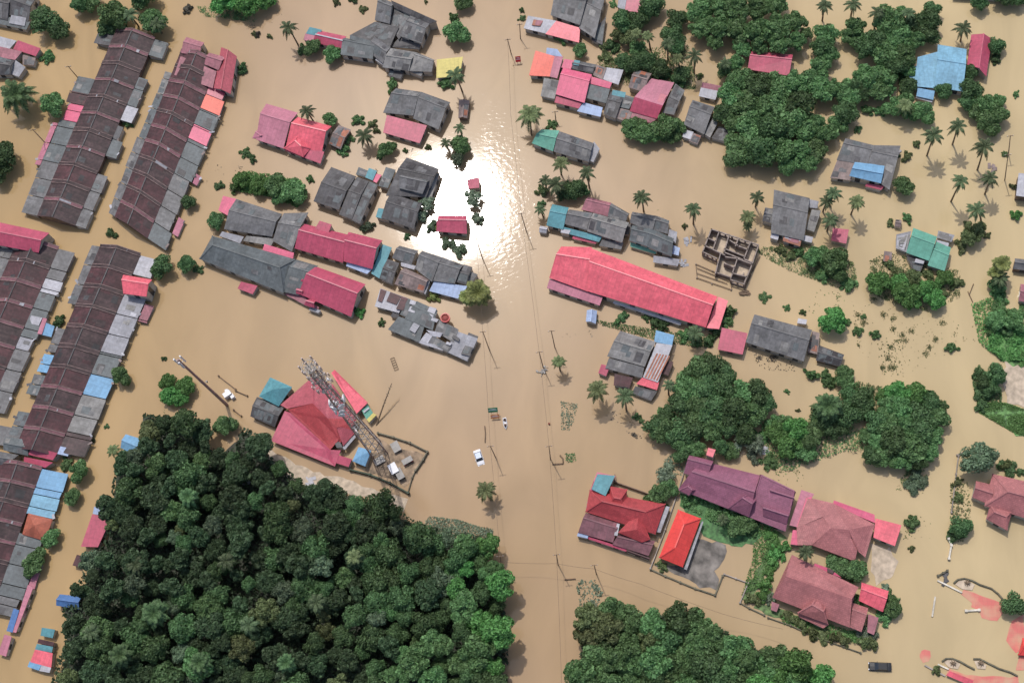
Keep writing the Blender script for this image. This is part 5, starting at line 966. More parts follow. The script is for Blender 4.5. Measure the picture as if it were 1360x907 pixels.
def under(name, poly, n, mat, label, hmax, seed, size=.55):
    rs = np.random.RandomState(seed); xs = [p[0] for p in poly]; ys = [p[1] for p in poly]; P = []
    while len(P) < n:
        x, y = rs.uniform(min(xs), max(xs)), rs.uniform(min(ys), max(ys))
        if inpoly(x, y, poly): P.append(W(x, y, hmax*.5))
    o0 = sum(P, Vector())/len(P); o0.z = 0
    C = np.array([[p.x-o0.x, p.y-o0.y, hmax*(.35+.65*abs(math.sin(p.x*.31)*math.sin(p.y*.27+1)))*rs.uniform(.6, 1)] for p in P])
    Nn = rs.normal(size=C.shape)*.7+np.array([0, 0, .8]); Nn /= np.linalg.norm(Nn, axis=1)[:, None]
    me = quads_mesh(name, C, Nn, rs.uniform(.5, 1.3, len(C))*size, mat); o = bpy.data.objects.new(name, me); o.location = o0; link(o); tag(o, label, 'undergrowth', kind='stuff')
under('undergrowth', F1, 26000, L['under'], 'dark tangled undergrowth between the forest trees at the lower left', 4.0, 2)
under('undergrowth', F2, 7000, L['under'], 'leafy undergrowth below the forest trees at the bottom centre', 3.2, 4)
# ---- ground cover and emergent weeds
cover('weeds', [(318, 232), (330, 228), (400, 240), (408, 262), (395, 276), (360, 262), (330, 258), (305, 252)], 1800, L['bright'], 'bright green weeds covering the islet above the wide grey house', .3, .9, 2)
cover('weeds', [(1315, 440), (1365, 440), (1365, 480), (1330, 480), (1312, 462)], 1500, L['bright'], 'bright green scrub on the bank at the right edge', .36, 1.2, 3)
cover('weeds', [(1298, 535), (1335, 535), (1365, 545), (1365, 580), (1350, 577), (1330, 565), (1300, 548)], 1800, L['bright'], 'bright green grass strip at the lower tip of the right bank', .3, .5, 4)
cover('weeds', [(1290, 500), (1300, 485), (1330, 520), (1330, 545), (1298, 540)], 700, L['mid'], 'green creepers around the trees of the right bank', .3, .7, 5)
patch('sand_bank', [(1335, 478), (1362, 480), (1362, 540), (1338, 535), (1330, 510)], M['soil'], .12, 'pale sand patch inside the green bank at the right edge')
cover('weeds', [(1000, 330), (1075, 325), (1135, 350), (1140, 385), (1110, 382), (1060, 365), (1020, 345)], 1500, L['olive'], 'scattered weeds below the grey house with rusty strips', .26, .5, 6, .6)
cover('weeds', [(1155, 345), (1180, 335), (1275, 360), (1275, 395), (1235, 415), (1190, 405), (1155, 390)], 1500, L['olive'], 'weeds standing in the water around the sea green house', .26, .5, 7, .5)
cover('weeds', [(1130, 400), (1160, 395), (1260, 420), (1260, 480), (1190, 500), (1140, 470)], 420, L['olive'], 'sparse weed tips poking from open water on the right', .22, .3, 8, .9)
cover('weeds', [(1000, 470), (1060, 475), (1060, 495), (1010, 492)], 240, L['dry'], 'brown debris line below the dark grey house', .2, .25, 9, .7)
cover('weeds', [(1165, 455), (1200, 450), (1200, 500), (1170, 500)], 260, L['olive'], 'thin sunken weeds above the right hand clump', .22, .2, 10, .7)
cover('weeds', [(745, 533), (768, 537), (764, 555), (756, 572), (745, 572)], 390, L['pale'], 'grey green floating weed mat on the main road', .2, .05, 11, .3)
cover('weeds', [(750, 602), (763, 602), (765, 613), (752, 614)], 110, L['mid'], 'small drowned weed clump on the right of the main road', .24, .12, 12)
cover('weeds', [(765, 770), (790, 770), (800, 785), (795, 805), (770, 812), (768, 790)], 395, L['pale'], 'pale drowned weeds at the top of the bottom centre forest', .3, .3, 13, .5)
cover('weeds', [(640, 700), (655, 702), (655, 730), (630, 725), (560, 700), (570, 685), (610, 690)], 900, L['pale'], 'pale grassy fringe at the top corner of the lower left forest', .28, .5, 14)
cover('weeds', [(1035, 595), (1060, 605), (1060, 640), (1030, 630), (1020, 600)], 300, L['olive'], 'weeds in the shallow water above the rose house', .25, .3, 15, .8)
cover('scrub', [(1010, 560), (1060, 555), (1110, 560), (1160, 575), (1165, 600), (1120, 600), (1090, 610), (1050, 625), (1020, 622)], 900, L['mid'], 'leafy scrub linking the wooded bank above the rose house', .34, 1.3, 24)
cover('scrub', [(1130, 505), (1175, 515), (1185, 535), (1150, 560), (1110, 545)], 420, L['olive'], 'olive scrub between the oil palm and the right hand clump', .34, 1.0, 25)
cover('scrub', [(1290, 405), (1325, 392), (1340, 440), (1318, 470), (1300, 455)], 500, L['bright'], 'bright scrub along the near edge of the right bank', .34, 1.0, 26)
cover('scrub', [(1000, 690), (1030, 700), (1012, 780), (985, 790), (1000, 740)], 500, L['bright'], 'bright hedge growth left of the dusky rose house', .3, .9, 27)
cover('scrub', [(905, 655), (1010, 695), (1005, 708), (960, 700), (905, 672)], 600, L['mid'], 'dense garden growth under the front of the plum tiled house', .32, 1.0, 28)
cover('scrub', [(1035, 815), (1060, 818), (1150, 842), (1150, 856), (1095, 848), (1040, 828)], 600, L['bright'], 'light green hedge along the front of the dusky rose house', .3, .8, 29)
cover('weeds', [(1200, 620), (1235, 625), (1225, 655), (1190, 650)], 300, L['olive'], 'sparse twigs below the right hand clump', .22, .3, 16, .8)
cover('weeds', [(340, 655), (400, 640), (470, 668), (530, 680), (520, 690), (450, 680), (390, 668)], 500, L['pale'], 'ragged grass along the muddy track beside the big red hall', .25, .3, 17, .6)
cover('weeds', [(260, 8), (340, 10), (340, 30), (300, 26), (270, 22)], 420, L['mid'], 'weeds fringing the trees at the top left edge', .26, .3, 18, .7)
cover('weeds', [(800, 70), (915, 60), (925, 120), (830, 115), (790, 90)], 1300, L['olive'], 'undergrowth behind the hot pink shophouse', .3, .7, 19, .5)
cover('weeds', [(800, 540), (870, 552), (850, 585), (810, 560)], 120, L['dry'], 'floating twigs below the two road palms', .22, .1, 20, .9)
cover('weeds', [(920, 625), (880, 640), (880, 610), (900, 600)], 300, L['pale'], 'soft green weeds beside the plum tiled house', .28, .4, 21)
cover('weeds', [(790, 425), (950, 450), (945, 462), (880, 455), (800, 432)], 600, L['mid'], 'green strip along the foot of the very long red hall', .28, .5, 22)
cover('weeds', [(1285, 640), (1262, 640), (1262, 720), (1280, 720), (1290, 680)], 350, L['olive'], 'weedy strip along the low wall at the right', .26, .4, 23)
for i, (cx, cy, k) in enumerate([(1155, 250, 30), (1050, 640, 40), (1010, 540, 30), (1290, 440, 30), (480, 240, 40), (230, 560, 10), (770, 440, 10), (1100, 400, 60), (300, 230, 20), (870, 295, 20), (560, 205, 20), (1215, 700, 30), (350, 30, 40), (560, 170, 25)]):
    cover('flotsam', [(cx-28, cy-16), (cx+28, cy-16), (cx+28, cy+16), (cx-28, cy+16)], k, L[('dry', 'olive')[i % 2]], f'thin scatter of floating twigs and leaves beside {nearest((cx, cy))}', .2, .1, 40+i, .7)
# ------------------------------------------------------------------ yards and walls
patch('yard_grass', [(905, 655), (940, 662), (990, 690), (1020, 705), (1000, 725), (965, 722), (935, 712), (900, 672)], M['turf'], .10, 'green lawn between the plum house and the vermilion house', jag=.6)
patch('yard_concrete', [(925, 715), (965, 722), (960, 742), (948, 760), (955, 770), (952, 782), (930, 778), (905, 768), (880, 756), (870, 748), (915, 752)], plain('wet_concrete', (118, 112, 106), var=.5, scale=.35), .06, 'wet dark concrete drive inside the walled yard', jag=.5)
patch('yard_grass', [(1028, 702), (1045, 712), (1010, 775), (992, 800), (985, 798), (1000, 765), (1020, 725)], M['grass'], .1, 'grass strip between the walled yard and the dusky rose house', jag=.5)
patch('yard_grass', [(1100, 838), (1125, 835), (1150, 842), (1148, 852), (1100, 848), (1035, 822), (1000, 806), (1005, 800), (1040, 812)], M['grass'], .1, 'grass strip in front of the dusky rose house', jag=.4)
patch('yard_concrete', [(1158, 722), (1185, 728), (1190, 745), (1182, 770), (1162, 775), (1155, 745)], M['soil'], .07, 'muddy pale forecourt beside the rose tiled house', jag=.6)
patch('tower_yard', [(505, 582), (520, 592), (562, 602), (560, 615), (545, 640), (538, 645), (485, 625), (495, 610)], plain('muddy_yard', (150, 128, 104), var=.45, scale=.5), .06, 'muddy yard at the foot of the lattice tower', jag=.4)
patch('mud_track', [(345, 580), (362, 598), (400, 620), (440, 632), (485, 645), (540, 665), (535, 678), (480, 660), (430, 650), (390, 640), (362, 620), (342, 600)], M['soil'], .05, 'pale muddy track between the big red hall and the forest', jag=.5)
def wall(pts, h, wd, mat, label, name='compound_wall', fr=0, z0=-.6, posts=True):
    P = [FW(fr, p, h) for p in pts]; mb = MB(); pm = MB()
    for a, b in zip(P[:-1], P[1:]):
        m = (a+b)/2; d = Vector((b.x-a.x, b.y-a.y, 0)); ln = d.length; d.normalize(); y = Vector((-d.y, d.x, 0))
        mb.box((m.x, m.y, (h+z0)/2), ln, wd, h-z0, ax=(d, y, Vector((0, 0, 1))))
    c = P[0].copy(); c.z = 0
    if not posts: return tag(mb.build(name, mat, None, origin=c), label, 'wall')
    o = empty(name, c, label, 'wall'); mb.build('wall_panel', mat, o)
    for p in P:
        pm = MB(); pm.box((p.x, p.y, (h+.15+z0)/2), wd+.18, wd+.18, h+.15-z0); pm.build('post', mat, o)
    return o
wall([(700, -10), (640, 180), (560, 420), (470, 655)], .7, .2, M['concrete'], 'boundary wall between the red hipped house and the vermilion house', fr='court')
wall([(472, 660), (560, 700), (650, 738), (740, 775), (860, 815), (905, 700)], .5, .3, M['kerb'], 'mossy front wall of the walled yard below the vermilion house', fr='court')
wall([(915, 690), (985, 715), (1060, 742), (1010, 861)], .5, .2, M['concrete'], 'thin gate wall with white corner posts closing the walled yard', fr='court')
wall([(1250, 385), (1212, 480), (1260, 508), (1340, 545)], .45, .25, M['kerb'], 'kerb wall turning the corner right of the walled yard', fr=15)
wall([(0, 558), (120, 600), (260, 665), (400, 712), (492, 745)], .5, .2, M['kerb'], 'long low front wall before the dusky rose house', fr=16)
wall([(1130, 395), (1180, 420), (1340, 452)], .6, .2, M['kerb'], 'thin wall at the top of the rose tiled house yard', fr=12) if False else None
wall([(1005, 600), (1045, 580), (1012, 605), (1000, 700), (975, 905)], .5, .18, M['concrete'], 'thin bent wall beside the round grey green tree at the right', fr=12)
wall([(688, 520), (780, 545), (880, 578), (985, 632), (960, 680), (915, 745)], .9, .3, M['kerb'], 'mossy broken wall around the tower yard', fr='temple')
wall([(915, 745), (895, 790), (868, 880)], .5, .2, M['kerb'], 'thin lower wall of the tower yard', fr='temple')
wall([(520, 740), (640, 770), (760, 820), (870, 880)], 1.1, .35, plain('hedge_wall', (60, 74, 58), var=.3), 'dark mossy wall along the muddy track by the tower yard', fr='temple')
wall([(545, 742), (810, 835)], 1.2, .2, M['walldark'], 'long dark wall behind the red hipped house', fr=11)
wall([(555, 750), (545, 700)], 1.0, .2, M['walldark'], 'short dark wall stub by the blue corner roof', fr=11, posts=False)
wall([(145, 118), (235, 162), (335, 212)], .4, .34, M['whitewash'], 'white gate wall running down to the upper red forecourt', fr='gate', posts=False)
wall([(150, 80), (190, 60), (222, 42)], .6, .3, M['kerb'], 'short mossy wall stub above the white gate wall', fr='gate')
wall([(128, 242), (105, 395)], .4, .34, M['whitewash'], 'separate white gate pillar wall left of the red forecourt', fr='gate', posts=False)
wall([(365, 350), (465, 344)], .5, .4, M['whitewash'], 'small white wall end sinking beside the upper red forecourt', fr='gate')
wall([(48, 768), (150, 822), (205, 850)], .4, .34, M['concrete'], 'outer pale gate wall at the lower forecourt', fr='gate', posts=False)
wall([(148, 760), (232, 800)], .4, .34, M['whitewash'], 'short bright white gate wall at the lower forecourt', fr='gate', posts=False)
wall([(955, 150), (975, 120)], .6, .3, M['kerb'], 'x', fr=16) if False else None
wall([(960, 140), (975, 175), (962, 245)], .7, .35, M['whitewash'], 'white wall stub below the bush at the right', fr=16)
wall([(905, 350), (950, 310)], .5, .2, M['kerb'], 'x') if False else None
def paving():
    global red_paving
    t = NT('red_paving'); tc = t.n('TexCoord'); br = t.n('TexBrick'); t.l(tc.outputs['Object'], br.inputs['Vector']); br.offset = 0
    br.inputs['Scale'].default_value = 1; br.inputs['Brick Width'].default_value = .9; br.inputs['Row Height'].default_value = .9; br.inputs['Mortar Size'].default_value = .02
    br.inputs['Color1'].default_value = alb((214, 112, 104)); br.inputs['Color2'].default_value = alb((222, 122, 110)); br.inputs['Mortar'].default_value = alb((196, 112, 100))
    nz = t.n('TexNoise'); nz.inputs['Scale'].default_value = .28; nz.inputs['Detail'].default_value = 7; t.l(tc.outputs['Object'], nz.inputs['Vector'])
    mr = t.n('MapRange'); t.l(nz.outputs[0], mr.inputs[0]); mr.inputs[1].default_value = .42; mr.inputs[2].default_value = .75; mr.inputs[4].default_value = .9
    t.l(t.mix(mr.outputs[0], br.outputs[0], alb((204, 172, 138))), t.b.inputs['Base Color']); t.b.inputs['Roughness'].default_value = .5
    red_paving = t.m; return t.m
def planter(label, kerb, inner, stump):
    P = [FW('gate', p, .35) for p in kerb]; o = empty('planter', W(*F('gate', kerb[0])), label, 'planter')
    mb = MB(); mb.tube([Vector((p.x, p.y, .3)) for p in P], .22, 6); mb.build('kerb', M['kerb'], o)
    mb = MB(); mb.prism([tuple(FW('gate', p))[:2] for p in inner], -.3, .2); mb.build('bed', M['soil'], o)
    s = FW('gate', stump); mb = MB(); mb.tube([(s.x, s.y, 0), (s.x+.1, s.y, .8)], [.45, .3], 9)
    for k in range(7):
        a = k*.9; mb.poly([(s.x, s.y, .8), (s.x+math.cos(a)*.8, s.y+math.sin(a)*.8, .55), (s.x+math.cos(a+.35)*.7, s.y+math.sin(a+.35)*.7, .5)])
    mb.build('stump', M['bark'], o)
planter('curved planter with pale soil and a stump at the upper forecourt', [(270, 140), (300, 112), (350, 103), (410, 118), (470, 150), (560, 180), (610, 220), (650, 265)], [(280, 150), (310, 122), (360, 115), (430, 150), (410, 195), (330, 185)], (370, 138))
planter('left curved planter with a stump at the lower forecourt', [(180, 740), (210, 718), (260, 718), (320, 740), (380, 775), (430, 800)], [(195, 745), (220, 728), (270, 730), (320, 760), (300, 800), (230, 785)], (262, 755))
planter('right curved planter with a stump at the lower forecourt', [(420, 720), (470, 720), (540, 755), (620, 795), (700, 820), (760, 850)], [(425, 735), (470, 735), (520, 770), (510, 800), (450, 795)], (475, 755))
for i, (pts, lab) in enumerate((([(340, 195), (420, 205), (480, 235), (560, 260), (640, 295), (655, 340), (640, 390), (600, 425), (540, 435), (480, 415), (462, 350), (395, 325), (410, 285), (325, 225)], 'red tiled forecourt slipping under the flood water at the upper gate'),
     ([(812, 385), (760, 395), (715, 430), (690, 500), (680, 570), (700, 630), (740, 665), (815, 640)], 'rounded red paving going under water at the right edge'),
     ([(815, 620), (790, 640), (770, 700), (745, 780), (745, 810), (815, 800)], 'red paved edge strip at the lower right corner'),
     ([(235, 795), (300, 820), (420, 850), (560, 850), (760, 860), (770, 920), (420, 920), (370, 895), (215, 840)], 'red tiled lower forecourt at the bottom right'),
     ([(12, 680), (25, 650), (55, 645), (80, 665), (88, 700), (75, 735), (40, 742), (18, 720)], 'small round red paved patch beside the lower gate wall'))):
    pm_ = globals().get('red_paving') or paving()
    patch('pavement', [F('gate', p) for p in pts], pm_, .05, lab, jag=.3, seed=i)
house('porch', 'red hipped porch roof sinking into the water at the right edge', 'the sinking red porch', 'gate', [('h', 'vermilion', [(800, 560), (860, 560), (860, 700), (765, 690)], 1.2, 2.2)], cat='porch')
house('porch', 'low red tiled porch roof lying over the lower forecourt', 'the low red porch roof', 'gate', [('s', 'red', [(240, 812), (425, 885), (400, 925), (212, 845)], 1.0, 1.4)], cat='porch')
# ------------------------------------------------------------------ unfinished building of bare walls
def unfinished():
    fr = 'frame'; o = empty('unfinished_building', FW(fr, (450, 450)), 'roofless unfinished house of bare grey masonry rooms standing in the water', 'unfinished building')
    ANCH.append((F(fr, (450, 450)), 'the unfinished building'))
    h = 2.3
    def seg(a, b, hh=h, wd=.28, name='wall', holes=0):
        p, q = FW(fr, a, hh), FW(fr, b, hh); d = Vector((q.x-p.x, q.y-p.y, 0)); ln = d.length; d.normalize(); y = Vector((-d.y, d.x, 0)); mb = MB(); ax = (d, y, Vector((0, 0, 1)))
        if holes:
            step = ln/holes; z1 = hh; m = (p+q)/2
            mb.box((m.x, m.y, .2), ln, wd, 1.2, ax=ax); mb.box((m.x, m.y, z1-.2), ln, wd, .4, ax=ax)
            for i in range(holes+1):
                c = p+d*min(ln-.2, max(.2, i*step)); mb.box((c.x, c.y, (z1-.4+.8)/2), .4, wd*.98, z1-.4-.8, ax=ax)
        else:
            m = (p+q)/2; mb.box((m.x, m.y, (hh-.6)/2), ln+wd, wd, hh+.6, ax=ax)
        mb.build(name, M['render'], o)
    TL, TR_, BR, BL = (245, 118), (762, 290), (610, 720), (150, 365)
    seg(TL, (330, 145)); seg((330, 145), TR_, holes=6); seg(TR_, (690, 505)); seg((690, 505), (605, 710)); seg(TL, (175, 300)); seg((175, 300), BL); seg(BL, (310, 440), holes=3)
    seg((330, 145), (265, 330)); seg((440, 180), (385, 370)); seg((540, 225), (510, 300)); seg((670, 270), (600, 445)); seg((205, 215), (290, 250)); seg((180, 300), (390, 400)); seg((390, 330), (605, 415)); seg((385, 370), (590, 450)); seg((450, 240), (540, 300)); seg((540, 300), (640, 340)); seg((600, 445), (690, 480))
    seg((345, 385), (290, 600)); seg((400, 420), (530, 440)); seg((390, 490), (500, 540)); seg((530, 440), (455, 660)); seg((530, 440), (690, 500)); seg((480, 600), (640, 640)); seg((455, 670), (610, 722), holes=2); seg((290, 590), (450, 640), hh=1.5, holes=4); seg((600, 600), (580, 640), hh=1.8)
    fl = MB(); fl.prism([tuple(FW(fr, p))[:2] for p in ((250, 130), (750, 300), (600, 715), (290, 610), (345, 400), (160, 360))], -.4, .07); fl.build('floor', M['soil'], o)
    for a, b in (((75, 500), (450, 660)), ((90, 545), (440, 690)), ((85, 600), (420, 715)), ((85, 650), (460, 780)), ((75, 500), (90, 655)), ((450, 660), (470, 780)), ((180, 430), (300, 455)), ((640, 690), (760, 430)), ((700, 580), (780, 410)), ((600, 800), (680, 620))):
        p, q = FW(fr, a, .35), FW(fr, b, .35); mb = MB(); mb.bar(p, q, .16, .12); mb.build('formwork_beam', M['wood'], o)
    for a in ((75, 500), (85, 650), (450, 660), (460, 780), (260, 575), (250, 715)):
        p = FW(fr, a, .5); mb = MB(); mb.box((p.x, p.y, 0), .25, .25, 1.2); mb.build('column', M['render'], o)
    p = FW(fr, (590, 820)); mb = MB()
    rs = random.Random(3)
    for i in range(14): mb.box((p.x+rs.uniform(-1, 1.4), p.y+rs.uniform(-.5, .5), .2+rs.random()*.3), 1.2, .25, .15, rz=rs.uniform(-.6, .2))
    t = mb.build('timber_pile', M['wood'], None, origin=p); tag(t, 'dark pile of timber in the water below the unfinished building', 'timber pile')
unfinished()
# ------------------------------------------------------------------ tower, mast, poles
def lattice_tower():
    base = F('temple', (690, 632)); top = F('temple', (292, 92)); h = HT(base, top); b = W(*base); print('TOWER', h)
    o = empty('lattice_tower', b, 'tall pinkish white telecommunication lattice tower rising over the big red hall', 'tower')
    ANCH.append((base, 'the tower yard'))
    ro = math.radians(32); hw = lambda z: lerp(1.8, .72, min(1, (z/h)/.8))
    def cor(k, z): a = ro+math.pi/4+k*math.pi/2; return Vector((b.x+math.cos(a)*hw(z)*1.41, b.y+math.sin(a)*hw(z)*1.41, z))
    nb = 16; zs = [h*.97*(1-(1-i/nb)**1.12) for i in range(nb+1)]
    for k in range(4):
        mb = MB()
        for i in range(nb): mb.bar(cor(k, zs[i]), cor(k, zs[i+1]), .2)
        mb.build('leg', M['rustysteel'], o)
    for k in range(4):
        mb = MB()
        for i in range(nb):
            a, c, d, e = cor(k, zs[i]), cor((k+1) % 4, zs[i]), cor(k, zs[i+1]), cor((k+1) % 4, zs[i+1])
            mb.bar(a, e, .09); mb.bar(c, d, .09); mb.bar(d, e, .09)
        mb.build('bracing', M['steel'], o)
    mb = MB(); mb.bar(Vector((b.x, b.y, 0)), Vector((b.x, b.y, h*.95)), .28, .1); mb.build('ladder', M['whitep'], o)
    mb = MB(); mb.tube([(b.x, b.y, h*.95), (b.x, b.y, h*1.03)], [.08, .04], 6); mb.build('lightning_rod', M['steel'], o)
    for fz, rr, n in ((.985, 1.5, 6), (.94, 1.6, 6), (.885, 1.6, 6), (.82, 1.9, 9)):
        z = h*fz; mb = MB()
        for k in range(12):
            a, c = 2*math.pi*k/12, 2*math.pi*(k+1)/12
            P, Q2 = Vector((b.x+math.cos(a)*rr, b.y+math.sin(a)*rr, z)), Vector((b.x+math.cos(c)*rr, b.y+math.sin(c)*rr, z))
            mb.bar(P, Q2, .12); mb.bar(P+Vector((0, 0, 1)), Q2+Vector((0, 0, 1)), .07); mb.bar(P, Vector((b.x, b.y, z)), .1)
        mb.build('platform', M['steel'], o)
        for k in range(n):
            a = 2*math.pi*k/n+.2; mb = MB(); c = Vector((b.x+math.cos(a)*(rr+.3), b.y+math.sin(a)*(rr+.3), z+.6)); d = Vector((math.cos(a), math.sin(a), 0))
            mb.box(c, .2, .34, 1.9, ax=(d, Vector((-d.y, d.x, 0)), Vector((0, 0, 1)))); mb.bar(c, c-d*.6, .1); mb.build('antenna', M['palepink'], o)
    for fz, k0, rr in ((.62, 4, .9), (.58, 3, .7), (.55, 3, .8), (.80, 3, .5)):
        for k in range(k0):
            a = -2.4+k*1.1+fz*9; q = hw(h*fz)+.7; mb = MB(); d = Vector((math.cos(a), math.sin(a), .05)); c = Vector((b.x, b.y, h*fz+k*.5))+d*q
            mb.tube([c-d*.25, c, c+d*.25], [rr*.55, rr, rr], 14); mb.tube([c-d*.7, c-d*.2], .1, 6); mb.build('dish', M['whitep'], o)
lattice_tower()
def mast():
    base, top = F(9, (1205, 335)), F(9, (952, 85)); h = HT(base, top); b = W(*base); print('MAST', h)
    o = empty('antenna_mast', b, 'slim brown pole mast with small antennas standing above the forest corner', 'mast')
    mb = MB(); mb.tube([(b.x, b.y, -1), (b.x, b.y, h*.5), (b.x, b.y, h)], [.42, .34, .26], 10); mb.build('pole', M['rustysteel'], o)
    for fz in (.98, .93, .5):
        for k in range(3 if fz > .6 else 2):
            a = k*2.1+fz; mb = MB(); c = Vector((b.x+math.cos(a)*.9, b.y+math.sin(a)*.9, h*fz)); mb.box(c, .3, .4, 1.9 if fz > .6 else .8, rz=a); mb.bar(c, Vector((b.x, b.y, h*fz)), .1); mb.build('antenna', M['whitep' if fz > .6 else 'steel'], o)
    mb = MB(); p = FW(9, (1215, 285)); mb.box((p.x, p.y, .8), 2.0, 1.3, 1.7, rz=.6); mb.box((p.x+1.3, p.y-.6, .6), .9, .9, 1.2, rz=.6); mb.box((p.x-.2, p.y+.9, 1.1), .8, .6, 1.0, rz=.2)
    t = mb.build('equipment_cabinet', M['lgrey' if 'lgrey' in M else 'whitep'], None, origin=p); tag(t, 'white equipment cabinets half drowned at the foot of the slim mast', 'cabinet')
    for a, b2, lab in (((1160, 180), (1250, 250), 'upper thin fence rail by the mast foot'), ((1250, 258), (1312, 285), 'right broken fence rail by the mast foot'), ((1240, 360), (1280, 392), 'lower fence rail by the mast foot')):
        wall([a, b2], .5, .15, M['wood'], lab, name='fence_rail', fr=9, posts=True)
mast()
def pole(base, top, label, arm=True, hmax=12, lean=None):
    b = W(*base); h = min(hmax, max(3, HT(base, top))); t = W(top[0], top[1], h) if lean is None else W(top[0], top[1], lean)
    o = empty('utility_pole', b, label, 'utility pole'); mb = MB(); mb.tube([(b.x, b.y, -.8), t], [.15, .10], 8); mb.build('pole', M['polewood'], o)
    if arm:
        mb = MB(); d = Vector((1, .1, 0)); mb.bar(t-d*.8-Vector((0, 0, .4)), t+d*.8-Vector((0, 0, .4)), .12); mb.build('crossarm', M['wood'], o)
        for k in (-.7, 0, .7):
            mb = MB(); q = t+d*k; mb.tube([q-Vector((0, 0, .35)), q-Vector((0, 0, .05))], [.07, .05], 6); mb.build('insulator', M['whitep'], o)
    return t
pl = []
for base, top, lab in (((699, 307), (692, 283), 'utility pole by the glinting stretch of the main road'), ((641, 344), (632, 316), 'utility pole right of the grey cluster with the pale blue front'), ((650, 465), (641, 440), 'utility pole beside the end of the long patchwork shed'),
                       ((737, 462), (732, 439), 'taller utility pole above the small road palm'), ((721, 487), (716, 467), 'utility pole with a scrap heap at its foot'), ((658, 607), (651, 592), 'short utility pole right of the white boat'), ((731, 610), (729, 592), 'utility pole above the floating bars'),
                       ((691, 52), (690, 32), 'utility pole at the top of the main road'), ((679, 72), (674, 52), 'utility pole left of the red road sign'), ((741, 750), (739, 736), 'utility pole at the crossing wires'), ((666, 752), (664, 738), 'utility pole at the corner of the lower left forest'), ((792, 762), (789, 750), 'utility pole above the pale drowned weeds'),
                       ((738, 160), (737, 148), 'thin pole left of the teal ended house'), ((103, 103), (90, 88), 'pole beside the upper left terraced row'), ((60, 190), (43, 172), 'leaning pole at the pink strip of the upper left row'), ((1335, 240), (1339, 205), 'street pole near the white block'), ((1340, 205), (1342, 180), 'second street pole above the white block')):
    pl.append((base, pole(base, top, lab)))
def cable(pts, label, hgt=6.0, r=.028):
    P = [W(x, y, hgt) for x, y in pts]; out = []
    for a, b in zip(P[:-1], P[1:]):
        for i in range(6):
            t = i/6; q = lerp(a, b, t); q.z -= 1.0*4*t*(1-t); out.append(q)
    out.append(P[-1]); mb = MB(); mb.tube(out, r, 4, cap=False); t = mb.build('overhead_cable', M['cable'], None, origin=P[0]); tag(t, label, 'cable')
cable([(674, 52), (678, 150), (692, 283), (716, 467), (729, 592), (739, 736), (746, 915)], 'overhead cable along the right side of the main road')
cable([(632, 316), (641, 440), (651, 592), (664, 738)], 'overhead cable along the left side of the main road')
cable([(664, 746), (739, 748), (789, 755), (850, 775), (960, 815), (1040, 835)], 'overhead cable crossing the main road towards the courtyard houses', r=.03)
b = W(*F('temple', (672, 488))); t_ = FW('temple', (772, 222), 5.5); o = empty('bamboo_pole', b, 'long leaning bamboo pole in the water above the tower yard', 'pole'); mb = MB(); mb.tube([b-Vector((0, 0, .5)), lerp(b, t_, .5), t_], [.22, .18, .08], 7); mb.build('stem', M['bark'], o)
mb = MB()
for k in range(9):
    q = lerp(b, t_, .55+k*.05); a = k*2.2; mb.poly([q, q+Vector((math.cos(a)*.5, math.sin(a)*.5, -.1)), q+Vector((math.cos(a+.5)*.4, math.sin(a+.5)*.4, -.2))])
mb.build('foliage', L['dry'], o)
def ladder_frame():
    P = [FW('temple', p, .25) for p in ((775, 70), (800, 140))]; mb = MB(); d = (P[1]-P[0]).normalized(); y = Vector((-d.y, d.x, 0))*.5
    mb.bar(P[0]+y, P[1]+y, .12); mb.bar(P[0]-y, P[1]-y, .12)
    for k in range(6): q = lerp(P[0], P[1], k/5); mb.bar(q-y, q+y, .1)
    tag(mb.build('floating_ladder', M['wood'], None, origin=P[0]), 'short wooden ladder floating in open water above the bamboo pole', 'ladder')
ladder_frame()
def bar_thing(name, pts, label, cat, fr='road', z=.2, r=.16, mat='wood'):
    P = [FW(fr, p, z) for p in pts]; mb = MB(); mb.tube(P, r, 6); tag(mb.build(name, M[mat], None, origin=P[0]), label, cat)
bar_thing('floating_bar', [(550, 810), (612, 806)], 'straight floating beam at the right of the main road', 'beam'); bar_thing('floating_bar', [(592, 760), (608, 778), (610, 800)], 'curved floating beam at the right of the main road', 'beam')
bar_thing('floating_bar', [(278, 358), (338, 354)], 'floating plank left of the pale drowned weeds', 'plank', fr=15); bar_thing('thin_bar', [(1068, 660), (1092, 600)], 'bare branch floating right of the sea green house', 'branch', fr=8, r=.1); bar_thing('thin_bar', [(1062, 640), (1088, 698)], 'forked branch floating right of the sea green house', 'branch', fr=8, r=.1)
bar_thing('thin_bar', [(180, 600), (184, 640), (182, 690)], 'thin dark bar on the water at the left of the main road', 'branch', r=.13)  # thin dark tube laid along the water surface
